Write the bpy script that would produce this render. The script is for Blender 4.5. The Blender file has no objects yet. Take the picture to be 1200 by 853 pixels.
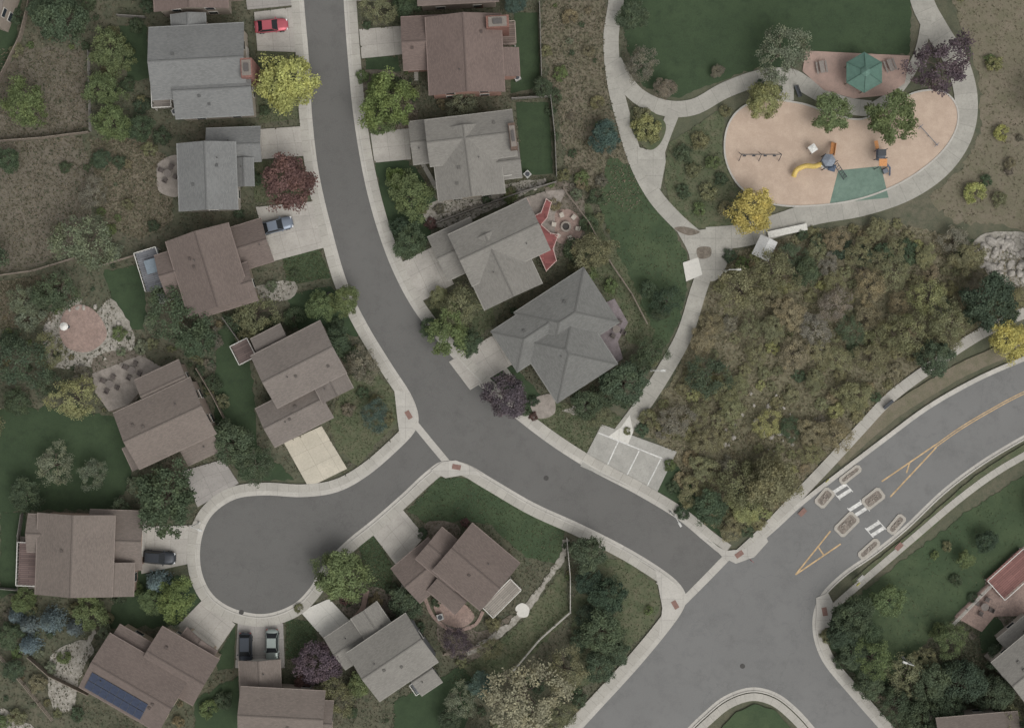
import bpy, bmesh, math, random
import numpy as np
from mathutils import Vector, Matrix, noise
from mathutils.geometry import tessellate_polygon
R = random.Random(7); NR = np.random.RandomState(5)
S = .12; H = 220.
COL = bpy.context.scene.collection
rad = math.radians
def W(px, py, z=0.):
    f = (H - z) / H
    return Vector(((px - 600) * S * f, (426.5 - py) * S * f, z))
def lin(c, k=1.2):
    o = []
    for v in c:
        v /= 255.
        o.append(k * (v / 12.92 if v <= .04045 else ((v + .055) / 1.055) ** 2.4))
    m = .3 * o[0] + .55 * o[1] + .15 * o[2]
    return (*[min(.9, (m + (v - m) * .8) * .98 + .007) for v in o], 1.)  # less saturation, plus a small lift that paints haze into every colour
# ------------------------------------------------------------------ materials
def newmat(name, rough=.85):
    m = bpy.data.materials.new(name); m.use_nodes = True
    nt = m.node_tree; b = nt.nodes['Principled BSDF']
    b.inputs['Roughness'].default_value = rough
    b.inputs['Specular IOR Level'].default_value = .15
    return m, nt, b
def N(nt, t, **k):
    n = nt.nodes.new(t)
    for a, v in k.items(): setattr(n, a, v)
    return n
def noise_f(nt, vec, scale, detail=4, rough=.6):
    n = N(nt, 'ShaderNodeTexNoise'); n.inputs['Scale'].default_value = scale
    n.inputs['Detail'].default_value = detail; n.inputs['Roughness'].default_value = rough
    nt.links.new(vec, n.inputs['Vector']); return n.outputs['Fac']
def ramp(nt, f, a, b):
    r = N(nt, 'ShaderNodeMapRange'); r.inputs['From Min'].default_value = a; r.inputs['From Max'].default_value = b
    nt.links.new(f, r.inputs['Value']); return r.outputs['Result']
def mix(nt, f, a, b, mode='MIX'):
    m = N(nt, 'ShaderNodeMix', data_type='RGBA', blend_type=mode)
    for k, v in ((0, f), (6, a), (7, b)):
        if isinstance(v, (int, float)): m.inputs[k].default_value = v
        elif isinstance(v, tuple): m.inputs[k].default_value = v
        else: nt.links.new(v, m.inputs[k])
    return m.outputs[2]
def math_n(nt, op, a, b=0.):
    m = N(nt, 'ShaderNodeMath', operation=op)
    for k, v in ((0, a), (1, b)):
        if isinstance(v, (int, float)): m.inputs[k].default_value = v
        else: nt.links.new(v, m.inputs[k])
    return m.outputs[0]
def patchy(name, cols, scales=(.12, .7, 4.), fine=.25, rough=.95):
    m, nt, b = newmat(name, rough)
    pos = N(nt, 'ShaderNodeNewGeometry').outputs['Position']
    c = mix(nt, ramp(nt, noise_f(nt, pos, scales[0]), .36, .64), lin(cols[0]), lin(cols[1]))
    c = mix(nt, ramp(nt, noise_f(nt, pos, scales[1], 5, .7), .42, .68), c, lin(cols[2]))
    f = noise_f(nt, pos, scales[2], 4, .75)
    g = ramp(nt, f, .25, .75); g = math_n(nt, 'ADD', math_n(nt, 'MULTIPLY', g, fine * 2), 1 - fine)
    cc = N(nt, 'ShaderNodeCombineColor')
    for i in range(3): nt.links.new(g, cc.inputs[i])
    c = mix(nt, 1., c, cc.outputs[0], 'MULTIPLY')
    nt.links.new(c, b.inputs['Base Color']); return m
def concrete(name, col, var=.18, joint=1.5, jl=.4):
    m, nt, b = newmat(name, .9)
    pos = N(nt, 'ShaderNodeNewGeometry').outputs['Position']
    dark = tuple(v * .8 for v in col)
    c = mix(nt, ramp(nt, noise_f(nt, pos, .5, 5, .7), .35, .7), lin(col), lin(tuple(v * (1 - var * .5) for v in col)))
    c = mix(nt, ramp(nt, noise_f(nt, pos, 4., 4, .8), .5, .85), c, lin(dark))
    c = mix(nt, math_n(nt, 'MULTIPLY', ramp(nt, noise_f(nt, pos, .13, 5, .6), .5, .75), .35), c, lin(dark))
    uv = N(nt, 'ShaderNodeUVMap').outputs[0]
    sp = N(nt, 'ShaderNodeSeparateXYZ'); nt.links.new(uv, sp.inputs[0])
    ls = []
    for k in (0, 1):
        fr = math_n(nt, 'FRACT', math_n(nt, 'DIVIDE', sp.outputs[k], joint))
        ls.append(math_n(nt, 'LESS_THAN', fr, .05 / joint))
    l = math_n(nt, 'MULTIPLY', math_n(nt, 'MAXIMUM', ls[0], ls[1]), jl)
    fl = N(nt, 'ShaderNodeVectorMath', operation='FLOOR')
    dv = N(nt, 'ShaderNodeVectorMath', operation='SCALE'); dv.inputs['Scale'].default_value = 1 / joint
    nt.links.new(uv, dv.inputs[0]); nt.links.new(dv.outputs[0], fl.inputs[0])
    wn = N(nt, 'ShaderNodeTexWhiteNoise'); nt.links.new(fl.outputs[0], wn.inputs['Vector'])
    c = mix(nt, math_n(nt, 'MULTIPLY', wn.outputs['Value'], .75 * jl), c, lin(dark))
    c = mix(nt, l, c, lin(tuple(v * .5 for v in col)))
    nt.links.new(c, b.inputs['Base Color']); return m
def asphalt(name, col):
    m, nt, b = newmat(name, .9)
    pos = N(nt, 'ShaderNodeNewGeometry').outputs['Position']
    c = mix(nt, ramp(nt, noise_f(nt, pos, .05, 4, .6), .35, .65), lin(col), lin(tuple(v * 1.07 for v in col)))
    c = mix(nt, ramp(nt, noise_f(nt, pos, .35, 6, .75), .48, .8), c, lin(tuple(v * .9 for v in col)))
    c = mix(nt, ramp(nt, noise_f(nt, pos, 7., 3, .8), .45, .85), c, lin(tuple(v * 1.14 for v in col)))
    v = N(nt, 'ShaderNodeTexVoronoi', feature='DISTANCE_TO_EDGE'); v.inputs['Scale'].default_value = .07
    wv = N(nt, 'ShaderNodeVectorMath', operation='ADD')
    nn = N(nt, 'ShaderNodeTexNoise'); nn.inputs['Scale'].default_value = .5; nt.links.new(pos, nn.inputs['Vector'])
    sc = N(nt, 'ShaderNodeVectorMath', operation='SCALE'); sc.inputs['Scale'].default_value = 3.
    nt.links.new(nn.outputs['Color'], sc.inputs[0]); nt.links.new(pos, wv.inputs[0]); nt.links.new(sc.outputs[0], wv.inputs[1])
    nt.links.new(wv.outputs[0], v.inputs['Vector'])
    l = math_n(nt, 'MULTIPLY', math_n(nt, 'LESS_THAN', v.outputs['Distance'], .003), .16)
    c = mix(nt, l, c, lin(tuple(v * .75 for v in col)))
    nt.links.new(c, b.inputs['Base Color']); return m
def shingle(name, col):
    m, nt, b = newmat(name, .95)
    uv = N(nt, 'ShaderNodeUVMap').outputs[0]
    pos = N(nt, 'ShaderNodeNewGeometry').outputs['Position']
    br = N(nt, 'ShaderNodeTexBrick'); nt.links.new(uv, br.inputs['Vector'])
    br.inputs['Color1'].default_value = lin(tuple(v * .94 for v in col)); br.inputs['Color2'].default_value = lin(tuple(v * 1.06 for v in col))
    br.inputs['Mortar'].default_value = lin(tuple(v * .84 for v in col)); br.inputs['Scale'].default_value = 1
    br.inputs['Mortar Size'].default_value = .01; br.inputs['Brick Width'].default_value = .33; br.inputs['Row Height'].default_value = .15
    c = mix(nt, math_n(nt, 'MULTIPLY', ramp(nt, noise_f(nt, pos, 6., 5, .8), .4, .75), .28), br.outputs['Color'], lin(tuple(v * .74 for v in col)))
    c = mix(nt, math_n(nt, 'MULTIPLY', ramp(nt, noise_f(nt, pos, .3, 3, .6), .4, .7), .22), c, lin(tuple(min(255, v * 1.15) for v in col)))
    nt.links.new(c, b.inputs['Base Color']); return m
_pm = {}
def plain(name, col, rough=.7, metal=0., var=.15, scale=6.):
    if name in _pm: return _pm[name]
    m, nt, b = newmat(name, rough)
    co = N(nt, 'ShaderNodeTexCoord').outputs['Object']
    c = mix(nt, ramp(nt, noise_f(nt, co, scale, 4, .7), .35, .7), lin(col), lin(tuple(v * (1 - var) for v in col)))
    nt.links.new(c, b.inputs['Base Color']); b.inputs['Metallic'].default_value = metal
    _pm[name] = m; return m
def planks(name, col):
    if name in _pm: return _pm[name]
    m, nt, b = newmat(name, .85)
    uv = N(nt, 'ShaderNodeUVMap').outputs[0]
    br = N(nt, 'ShaderNodeTexBrick'); nt.links.new(uv, br.inputs['Vector'])
    br.inputs['Color1'].default_value = lin(tuple(v * .85 for v in col)); br.inputs['Color2'].default_value = lin(col)
    br.inputs['Mortar'].default_value = lin(tuple(v * .6 for v in col)); br.inputs['Scale'].default_value = 1
    br.inputs['Mortar Size'].default_value = .02; br.inputs['Brick Width'].default_value = 2.4; br.inputs['Row Height'].default_value = .28
    nt.links.new(br.outputs['Color'], b.inputs['Base Color']); _pm[name] = m; return m
def foliage_mat():
    m, nt, b = newmat('foliage', .85)
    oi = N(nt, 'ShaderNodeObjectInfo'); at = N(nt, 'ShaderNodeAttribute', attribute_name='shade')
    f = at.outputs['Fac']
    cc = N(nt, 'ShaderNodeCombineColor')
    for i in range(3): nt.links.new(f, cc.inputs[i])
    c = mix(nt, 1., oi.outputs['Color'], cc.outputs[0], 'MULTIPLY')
    co = N(nt, 'ShaderNodeTexCoord').outputs['Object']
    ad = N(nt, 'ShaderNodeVectorMath', operation='ADD'); nt.links.new(co, ad.inputs[0]); nt.links.new(oi.outputs['Random'], ad.inputs[1])
    w = ramp(nt, noise_f(nt, ad.outputs[0], 2.2, 3, .6), .45, .7)
    c2 = mix(nt, 1., c, (1.2, 1.1, .92, 1), 'MULTIPLY')
    c = mix(nt, math_n(nt, 'MULTIPLY', w, .6), c, c2)
    nt.links.new(c, b.inputs['Base Color'])
    tr = N(nt, 'ShaderNodeBsdfTranslucent'); nt.links.new(c, tr.inputs['Color']); ms = N(nt, 'ShaderNodeMixShader'); ms.inputs[0].default_value = .38
    out = nt.nodes['Material Output']; nt.links.new(b.outputs[0], ms.inputs[1]); nt.links.new(tr.outputs[0], ms.inputs[2]); nt.links.new(ms.outputs[0], out.inputs[0])
    return m
FOL = foliage_mat()
M = {}
M['ground'] = patchy('ground_soil', ((78, 80, 60), (92, 87, 71), (66, 72, 54)), (.1, .8, 5.), .25)
M['dry'] = patchy('dry_grass_soil', ((108, 99, 83), (98, 92, 74), (90, 88, 66)), (.1, .6, 6.), .25)
M['dry2'] = patchy('pale_dry_soil', ((102, 94, 82), (94, 88, 76), (87, 82, 67)), (.1, .5, 6.), .22)
M['scrub'] = patchy('scrub_soil', ((112, 105, 84), (100, 96, 72), (92, 90, 66)), (.08, .6, 5.), .26)
M['lawn'] = patchy('lawn_grass', ((46, 63, 38), (53, 70, 43), (41, 57, 35)), (.15, .6, 7.), .2)
M['lawn2'] = patchy('olive_grass', ((76, 82, 56), (66, 77, 50), (90, 88, 66)), (.15, .7, 7.), .22)
M['lawnm'] = patchy('mown_grass', ((52, 70, 43), (64, 78, 49), (48, 64, 40)), (.1, .35, 7.), .2)
M['mulch'] = patchy('mulch', ((98, 88, 77), (86, 79, 68), (114, 106, 95)), (.3, 1.5, 8.), .3)
M['rock'] = patchy('pale_gravel', ((150, 145, 136), (132, 127, 118), (108, 104, 92)), (.4, 2.5, 9.), .32)
M['brickp'] = patchy('brick_paving', ((134, 112, 102), (144, 122, 112), (116, 98, 90)), (.4, 2.5, 9.), .25)
M['sand'] = patchy('play_surface', ((164, 142, 123), (158, 137, 119), (171, 150, 131)), (.06, .5, 8.), .1)
M['pink'] = patchy('pink_paving', ((152, 126, 114), (146, 122, 111), (136, 115, 105)), (.1, 1.2, 8.), .14)
M['pave'] = patchy('beige_paving', ((140, 131, 123), (131, 123, 115), (117, 109, 101)), (.3, 1.5, 8.), .22)
M['purp'] = patchy('slate_paving', ((120, 110, 113), (111, 102, 105), (103, 94, 95)), (.3, 1.5, 8.), .2)
M['green'] = patchy('green_rubber', ((90, 114, 101), (97, 120, 107), (84, 106, 94)), (.3, 1.5, 8.), .1)
M['walk'] = concrete('sidewalk_concrete', (160, 156, 147))
M['path'] = concrete('path_concrete', (153, 150, 141), .22, 2.2)
M['pad'] = concrete('parking_concrete', (150, 148, 141), .22, 2.2, .06)
M['drive'] = concrete('driveway_concrete', (162, 157, 149), .22, 2.4)
M['drivew'] = concrete('warm_driveway_concrete', (178, 170, 152), .18, 2.4)
M['driveg'] = concrete('grey_driveway_concrete', (146, 141, 136), .2, 2.4)
M['gutter'] = concrete('gutter_concrete', (168, 164, 156), .15, 3.)
M['bright'] = concrete('bright_concrete', (190, 187, 179), .1, 3.)
M['asph'] = asphalt('asphalt_side_street', (85, 84, 82))
M['asph2'] = asphalt('asphalt_main_road', (97, 97, 96))
M['white'] = plain('white_paint', (200, 199, 195), .7, var=.25, scale=3)
M['yellow'] = plain('yellow_paint', (184, 152, 104), .7, var=.25, scale=2)
# ------------------------------------------------------------------ mesh helpers
def link(o, parent=None):
    COL.objects.link(o)
    if parent: o.parent = parent
    return o
def mesh_obj(name, v, f, mat=None, parent=None, uv=None, smooth=False, loc=None):
    me = bpy.data.meshes.new(name)
    me.from_pydata([tuple(p) for p in v], [], f)
    if uv is not None:
        l = me.uv_layers.new(name='UVMap'); fl = []
        for p in me.polygons:
            for li in p.loop_indices: fl += list(uv[me.loops[li].vertex_index])
        l.data.foreach_set('uv', fl)
    if smooth: me.polygons.foreach_set('use_smooth', [True] * len(me.polygons))
    if mat: me.materials.append(mat)
    o = bpy.data.objects.new(name, me); link(o, parent)
    if loc is not None: o.location = loc
    return o
class MB:
    def __init__(s): s.v = []; s.f = []; s.uv = []
    def add(s, v, f, uv=None):
        n = len(s.v); s.v += [tuple(p) for p in v]; s.f += [tuple(i + n for i in q) for q in f]
        s.uv += list(uv) if uv else [(p[0], p[1]) for p in v]
    def box(s, c, d, rz=0., taper=1.):
        x, y, z = d[0] / 2, d[1] / 2, d[2] / 2; ca, sa = math.cos(rz), math.sin(rz); v = []
        for k, t in ((-1, 1.), (1, taper)):
            for i, j in ((-1, -1), (1, -1), (1, 1), (-1, 1)):
                a, b = i * x * t, j * y * t
                v.append((c[0] + a * ca - b * sa, c[1] + a * sa + b * ca, c[2] + k * z))
        s.add(v, [(3, 2, 1, 0), (4, 5, 6, 7), (0, 1, 5, 4), (1, 2, 6, 5), (2, 3, 7, 6), (3, 0, 4, 7)],
              [(i * x, j * y) for _ in (0, 1) for i, j in ((-1, -1), (1, -1), (1, 1), (-1, 1))])
    def tube(s, a, b, r0, r1=None, n=8):
        r1 = r0 if r1 is None else r1; a = Vector(a); b = Vector(b); d = (b - a)
        if d.length < 1e-5: return
        q = d.to_track_quat('Z', 'Y'); v = []
        for c, r in ((a, r0), (b, r1)):
            for k in range(n):
                t = 2 * math.pi * k / n; v.append(c + q @ Vector((math.cos(t) * r, math.sin(t) * r, 0)))
        s.add(v, [(k, (k + 1) % n, n + (k + 1) % n, n + k) for k in range(n)] + [tuple(range(n))[::-1], tuple(range(n, 2 * n))])
    def path(s, pts, r, n=8):
        for a, b in zip(pts, pts[1:]): s.tube(a, b, r, r, n)
    def build(s, name, mat, parent=None, smooth=False):
        return mesh_obj(name, s.v, s.f, mat, parent, s.uv, smooth)
def BOX(name, c, d, mat, parent, rz=0., taper=1.):
    m = MB(); m.box(c, d, rz, taper); return m.build(name, mat, parent)
def TUBE(name, a, b, r, mat, parent, r1=None, n=10):
    m = MB(); m.tube(a, b, r, r1, n); return m.build(name, mat, parent)
def tag(o, label=None, cat=None, group=None, kind=None):
    if label: o['label'] = label
    if cat: o['category'] = cat
    if group: o['group'] = group
    if kind: o['kind'] = kind
    return o
def thing(name, loc, label, cat, group=None, rz=0.):
    o = bpy.data.objects.new(name, None); link(o); o.location = loc; o.rotation_euler = (0, 0, rz); o.empty_display_size = .3
    return tag(o, label, cat, group)
MX0, MY0, MS = -40, -40, 2
GX, GY = np.meshgrid(np.arange(MX0, 1240, MS), np.arange(MY0, 893, MS))
MASK = np.zeros(GX.shape, bool); LAWN = np.zeros(GX.shape, bool)
def pip(xs, ys, poly):
    r = np.zeros(xs.shape, bool); n = len(poly)
    for i in range(n):
        x0, y0 = poly[i]; x1, y1 = poly[(i + 1) % n]
        if y0 == y1: continue
        c = ((y0 > ys) != (y1 > ys)); r ^= c & (xs < (x1 - x0) * (ys - y0) / (y1 - y0) + x0)
    return r
def addmask(mk, poly):
    xs = [p[0] for p in poly]; ys = [p[1] for p in poly]
    a = max(0, int((min(xs) - MX0) / MS) - 1); b = int((max(xs) - MX0) / MS) + 2
    c = max(0, int((min(ys) - MY0) / MS) - 1); d = int((max(ys) - MY0) / MS) + 2
    if b <= a or d <= c: return
    mk[c:d, a:b] |= pip(GX[c:d, a:b], GY[c:d, a:b], poly)
def masked(mk, px, py):
    i = int((py - MY0) / MS); j = int((px - MX0) / MS)
    return 0 <= i < mk.shape[0] and 0 <= j < mk.shape[1] and bool(mk[i, j])
def inpoly(px, py, poly): return bool(pip(np.array([px * 1.]), np.array([py * 1.]), poly)[0])
def catmull(p, closed=False, n=8):
    p = [Vector(q) for q in p]; out = []; L = len(p)
    for i in range(L if closed else L - 1):
        if closed: a, b, c, d = p[i - 1], p[i], p[(i + 1) % L], p[(i + 2) % L]
        else: a, b, c, d = p[max(0, i - 1)], p[i], p[i + 1], p[min(L - 1, i + 2)]
        for k in range(n):
            t = k / n
            out.append(.5 * ((2 * b) + (c - a) * t + (2 * a - 5 * b + 4 * c - d) * t * t + (3 * b - a - 3 * c + d) * t ** 3))
    if not closed: out.append(p[-1])
    return [(q[0], q[1]) for q in out]
def offset(p, d):
    out = []
    for i in range(len(p)):
        a = Vector(p[max(0, i - 1)]); b = Vector(p[min(len(p) - 1, i + 1)]); t = (b - a)
        if t.length < 1e-6: out.append(p[i]); continue
        t.normalize(); out.append((p[i][0] - t.y * d, p[i][1] + t.x * d))
    return out
def sheet(name, pts, z, mat, jit=0., smooth=False, thick=0., mask=MASK, n=6):
    if smooth: pts = catmull(pts, True, n)
    if jit:
        q = []
        for i in range(len(pts)):
            a = Vector(pts[i]); b = Vector(pts[(i + 1) % len(pts)]); k = max(1, int((b - a).length / 4))
            for j in range(k):
                c = a.lerp(b, j / k); nz = noise.noise_vector(Vector((c.x * .12, c.y * .12, 3.))) * jit + noise.noise_vector(Vector((c.x * .5, c.y * .5, 9.))) * jit * .8
                q.append((c.x + nz.x, c.y + nz.y))
        pts = q
    if mask is not None: addmask(mask, pts)
    v = [W(x, y) + Vector((0, 0, z)) for x, y in pts]
    f = [tuple(t) for t in tessellate_polygon([v])]
    uv = [(p.x, p.y) for p in v]; nn = len(v)
    if thick:
        v = v + [Vector((p.x, p.y, z - thick)) for p in v]; uv = uv + uv
        f += [(i, (i + 1) % nn, nn + (i + 1) % nn, nn + i) for i in range(nn)]
    o = mesh_obj(name, v, f, mat, uv=uv); tag(o, kind='structure'); return o
def ribbon(name, pts, w, z, mat, off=0., thick=0., smooth=True, n=8, mask=MASK, kind='structure', jit=0.):
    c = catmull(pts, False, n) if smooth else pts
    a = offset(c, off - w / 2); b = offset(c, off + w / 2)
    if jit:
        a = [(p[0] + R.uniform(-jit, jit), p[1] + R.uniform(-jit, jit)) for p in a]; b = [(p[0] + R.uniform(-jit, jit), p[1] + R.uniform(-jit, jit)) for p in b]
    if mask is not None: addmask(mask, a + b[::-1])
    v = []; uv = []; L = 0.
    for i in range(len(c)):
        if i: L += (Vector(c[i]) - Vector(c[i - 1])).length * S
        v += [W(*a[i]) + Vector((0, 0, z)), W(*b[i]) + Vector((0, 0, z))]; uv += [(L, .1), (L, .1 + min(w * S, 1.3))]
    k = len(v); f = [(2 * i, 2 * i + 1, 2 * i + 3, 2 * i + 2) for i in range(len(c) - 1)]
    if thick:
        v += [Vector((p.x, p.y, z - thick)) for p in v]; uv += uv
        f += [(2 * i, 2 * i + 2, k + 2 * i + 2, k + 2 * i) for i in range(len(c) - 1)] + [(2 * i + 1, 2 * i + 3, k + 2 * i + 3, k + 2 * i + 1) for i in range(len(c) - 1)]
        f += [(0, 1, k + 1, k), (k - 2, k - 1, 2 * k - 1, 2 * k - 2)]
    o = mesh_obj(name, v, f, mat, uv=uv)
    if kind: tag(o, kind=kind)
    return o
def quad(name, q, z, mat, thick=.0, mask=MASK):
    if mask is not None: addmask(mask, q)
    v = [W(*p) + Vector((0, 0, z)) for p in q]
    u = (v[1] - v[0]).length; w = (v[3] - v[0]).length
    uv = [(.1, .1), (u + .1, .1), (u + .1, w + .1), (.1, w + .1)]; f = [(0, 1, 2, 3)]
    if thick:
        v += [Vector((p.x, p.y, z - thick)) for p in v]; uv += uv
        f += [(i, (i + 1) % 4, 4 + (i + 1) % 4, 4 + i) for i in range(4)]
    return tag(mesh_obj(name, v, f, mat, uv=uv), kind='structure')
# ------------------------------------------------------------------ ground
g = 3000.
tag(mesh_obj('ground', [(-g, -g, 0), (g, -g, 0), (g, g, 0), (-g, g, 0)], [(0, 1, 2, 3)], M['ground']), kind='structure')
DRY = [[(-60, 62), (40, 55), (98, 60), (106, 150), (60, 162), (-60, 168)], [(-60, 170), (95, 160), (112, 205), (105, 262), (75, 300), (40, 312), (-60, 330)],
       [(105, 165), (175, 160), (205, 200), (200, 262), (160, 280), (120, 262)], [(636, -60), (715, -60), (708, 60), (716, 130), (738, 190), (756, 240), (735, 250), (700, 238), (665, 200), (650, 110), (636, 60)],
       [(1095, -60), (1300, -60), (1300, 300), (1170, 262), (1120, 262), (1085, 232), (1128, 195), (1150, 150), (1148, 90), (1128, 40)],
       [(0, 330), (60, 320), (90, 345), (60, 380), (0, 385)]]
for k, p in enumerate(DRY): sheet('dry_ground', p, .012 + k * .002, M['dry2'] if k in (0, 1) else M['dry'], 5, mask=None)
SCR = [(838, 300), (900, 285), (960, 268), (1050, 262), (1110, 275), (1200, 300), (1300, 330), (1300, 345), (1150, 388), (1070, 435), (1010, 490), (950, 555), (880, 628), (820, 615), (775, 578), (790, 530), (748, 505), (790, 440), (815, 380)]
sheet('scrub_ground', SCR, .03, M['scrub'], 5, mask=None)
LAWNS = [([(732, -60), (730, 20), (735, 60), (752, 100), (790, 116), (845, 95), (890, 80), (935, 78), (945, 62), (1066, 64), (1070, -60)], 'lawn', 3),
    ([(603, 15), (630, 15), (633, 102), (598, 110)], 'lawn', 1), ([(604, 120), (643, 120), (648, 204), (612, 206)], 'lawn', 1),
    ([(712, 182), (735, 192), (757, 225), (785, 258), (805, 300), (806, 335), (797, 375), (775, 415), (740, 395), (745, 350), (720, 290), (700, 240)], 'lawnm', 4),
    ([(655, 222), (690, 240), (742, 330), (765, 385), (765, 415), (735, 400), (700, 330), (665, 270)], 'lawn2', 4),
    ([(428, 68), (466, 66), (470, 84), (430, 90)], 'lawn', 1), ([(440, 190), (480, 188), (512, 232), (508, 260), (498, 290), (466, 300), (450, 255)], 'lawn', 3),
    ([(330, 300), (375, 292), (388, 325), (337, 335)], 'lawnm', 2), ([(335, 345), (388, 335), (415, 372), (420, 395), (350, 388)], 'lawn', 2),
    ([(122, 318), (160, 310), (172, 350), (168, 385), (140, 388)], 'lawn', 3), ([(-60, 478), (90, 476), (140, 492), (156, 560), (130, 598), (-60, 600)], 'lawn', 5),
    ([(478, 598), (512, 560), (560, 560), (610, 588), (662, 622), (655, 662), (615, 652), (575, 615), (545, 608), (505, 618)], 'lawnm', 2),
    ([(705, 655), (735, 655), (768, 685), (775, 705), (762, 735), (722, 778), (690, 800), (668, 815), (670, 700)], 'lawn2', 3),
    ([(420, 636), (440, 626), (462, 668), (455, 695), (432, 692)], 'lawnm', 2), ([(335, 725), (368, 728), (374, 765), (335, 772)], 'lawnm', 1),
    ([(252, 772), (276, 733), (274, 782), (255, 786)], 'lawn', 1), ([(228, 818), (280, 790), (282, 870), (230, 870)], 'lawn', 3), ([(150, 672), (168, 668), (235, 680), (238, 702), (205, 735), (150, 735), (120, 735)], 'lawn', 4),
    ([(520, 800), (565, 765), (612, 728), (660, 665), (668, 720), (625, 765), (585, 790), (540, 800)], 'lawn2', 3), ([(462, 822), (540, 780), (560, 800), (540, 870), (460, 870)], 'lawn', 3),
    ([(975, 722), (1060, 655), (1130, 602), (1210, 548), (1300, 500), (1300, 640), (1190, 655), (1130, 715), (1075, 760), (1050, 800), (1010, 800), (975, 760)], 'lawnm', 4),
    ([(255, 388), (290, 380), (302, 520), (345, 562), (282, 562), (250, 480)], 'lawn', 3), ([(385, 500), (405, 440), (440, 435), (465, 462), (468, 492), (420, 545), (398, 530)], 'lawn2', 3),
    ([(495, 355), (540, 335), (575, 352), (580, 380), (545, 410), (520, 418), (500, 385)], 'lawn2', 3), ([(560, 445), (580, 430), (602, 428), (640, 470), (630, 495), (600, 485)], 'lawn', 2),
    ([(610, 490), (650, 470), (715, 480), (730, 490), (700, 540), (660, 530), (630, 512)], 'lawn2', 3), ([(300, 60), (345, 58), (352, 95), (350, 140), (305, 145), (300, 90)], 'lawn2', 2),
    ([(292, 190), (362, 185), (372, 232), (300, 238)], 'lawn2', 2), ([(784, 168), (850, 125), (846, 175), (862, 220), (885, 250), (850, 268), (812, 266), (785, 240), (778, 205)], 'lawn2', 3),
    ([(770, 540), (795, 545), (830, 600), (850, 632), (800, 605), (768, 585)], 'lawn', 3), ([(0, 600), (30, 600), (30, 690), (0, 700)], 'lawn', 2),
    ([(140, 30), (172, 28), (176, 92), (150, 96)], 'lawn', 3), ([(1145, 725), (1172, 722), (1185, 755), (1150, 765)], 'lawn', 2), ([(0, -20), (30, -20), (15, 70), (-20, 110)], 'lawn', 3)]
for k, (p, m, j) in enumerate(LAWNS): sheet('lawn', p, .04 + .0015 * k, M[m], j, mask=LAWN)
BEDS = [([(300, 335), (345, 330), (340, 350), (300, 352)], 'rock'), ([(95, 395), (130, 350), (158, 405), (110, 428), (62, 430), (50, 400), (60, 365), (95, 350)], 'rock'),
    ([(500, 240), (600, 215), (640, 212), (600, 235), (520, 268)], 'rock'), ([(660, 480), (690, 468), (700, 462), (680, 486)], 'rock'), ([(60, 770), (95, 750), (110, 760), (95, 790), (85, 830), (60, 825)], 'rock'),
    ([(500, 612), (530, 612), (540, 625), (520, 640), (500, 640)], 'mulch'), ([(420, 690), (450, 690), (470, 715), (440, 728), (400, 716)], 'mulch'), ([(432, 250), (445, 252), (450, 262)], 'mulch'),
    ([(1140, 285), (1165, 272), (1215, 275), (1260, 290), (1260, 330), (1180, 335), (1150, 312)], 'rock'), ([(0, 830), (30, 845), (60, 870), (0, 870)], 'rock'), ([(640, 220), (680, 222), (684, 280), (660, 300), (640, 290)], 'mulch'),
    ([(110, 420), (170, 415), (160, 470), (125, 480)], 'mulch'), ([(425, 85), (470, 90), (490, 150), (440, 155), (425, 120)], 'mulch'), ([(525, 700), (560, 740), (600, 720), (570, 765), (530, 770), (512, 740)], 'mulch'), ([(1118, 725), (1160, 678), (1200, 640), (1260, 640), (1260, 730), (1190, 745), (1165, 720)], 'mulch')]
for k, (p, m) in enumerate(BEDS): sheet('rock_bed' if m == 'rock' else 'mulch_bed', p, .094 + .001 * k, M[m], 2, smooth=True, mask=None)
ribbon('gravel_path', [(664, 632), (658, 655), (640, 680), (618, 712), (590, 738), (548, 766)], 7, .112, M['rock'], jit=1.5)
sheet('gravel_circle', [(604, 712), (612, 706), (620, 712), (618, 722), (608, 722)], .113, M['bright'], smooth=True)
ribbon('gravel_path', [(112, 738), (95, 765), (82, 800), (86, 822)], 5, .112, M['rock'], jit=1.2)
# ------------------------------------------------------------------ roads
C1 = [(350, -60), (353, 0), (359, 70), (363, 140), (371, 205), (386, 270), (404, 332), (428, 382), (456, 428), (478, 462), (487, 486), (484, 503), (465, 524), (430, 554), (395, 573), (355, 579), (310, 577), (274, 582), (246, 602), (233, 632), (233, 668), (247, 698), (274, 716), (310, 722), (344, 711), (366, 690), (382, 663), (408, 636), (440, 610), (472, 582), (500, 556), (520, 543), (545, 546), (575, 563), (625, 592), (680, 617), (735, 645), (778, 672), (797, 690), (800, 706), (786, 730), (745, 780), (690, 840), (640, 895)]
C2 = [(404, -60), (406, 0), (411, 70), (418, 140), (430, 210), (446, 270), (466, 322), (492, 368), (530, 414), (580, 465), (635, 510), (690, 546), (745, 575), (795, 605), (828, 632), (850, 648), (872, 646), (905, 620), (940, 588), (985, 553), (1035, 515), (1085, 478), (1135, 449), (1180, 428), (1240, 405), (1320, 380)]
C3 = [(1320, 455), (1240, 493), (1200, 513), (1150, 543), (1105, 577), (1062, 618), (1025, 648), (988, 674), (962, 702), (955, 735), (966, 772), (998, 812), (1040, 860), (1080, 910)]
C4 = [(770, 900), (803, 860), (825, 838), (850, 818), (880, 808), (908, 814), (932, 832), (955, 858), (985, 900)]
k1, k2, k3, k4 = (catmull(c, False, 6) for c in (C1, C2, C3, C4))
i1 = min(range(len(k1)), key=lambda i: (k1[i][0] - 800) ** 2 + (k1[i][1] - 706) ** 2)
i2 = min(range(len(k2)), key=lambda i: (k2[i][0] - 852) ** 2 + (k2[i][1] - 649) ** 2)
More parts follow.
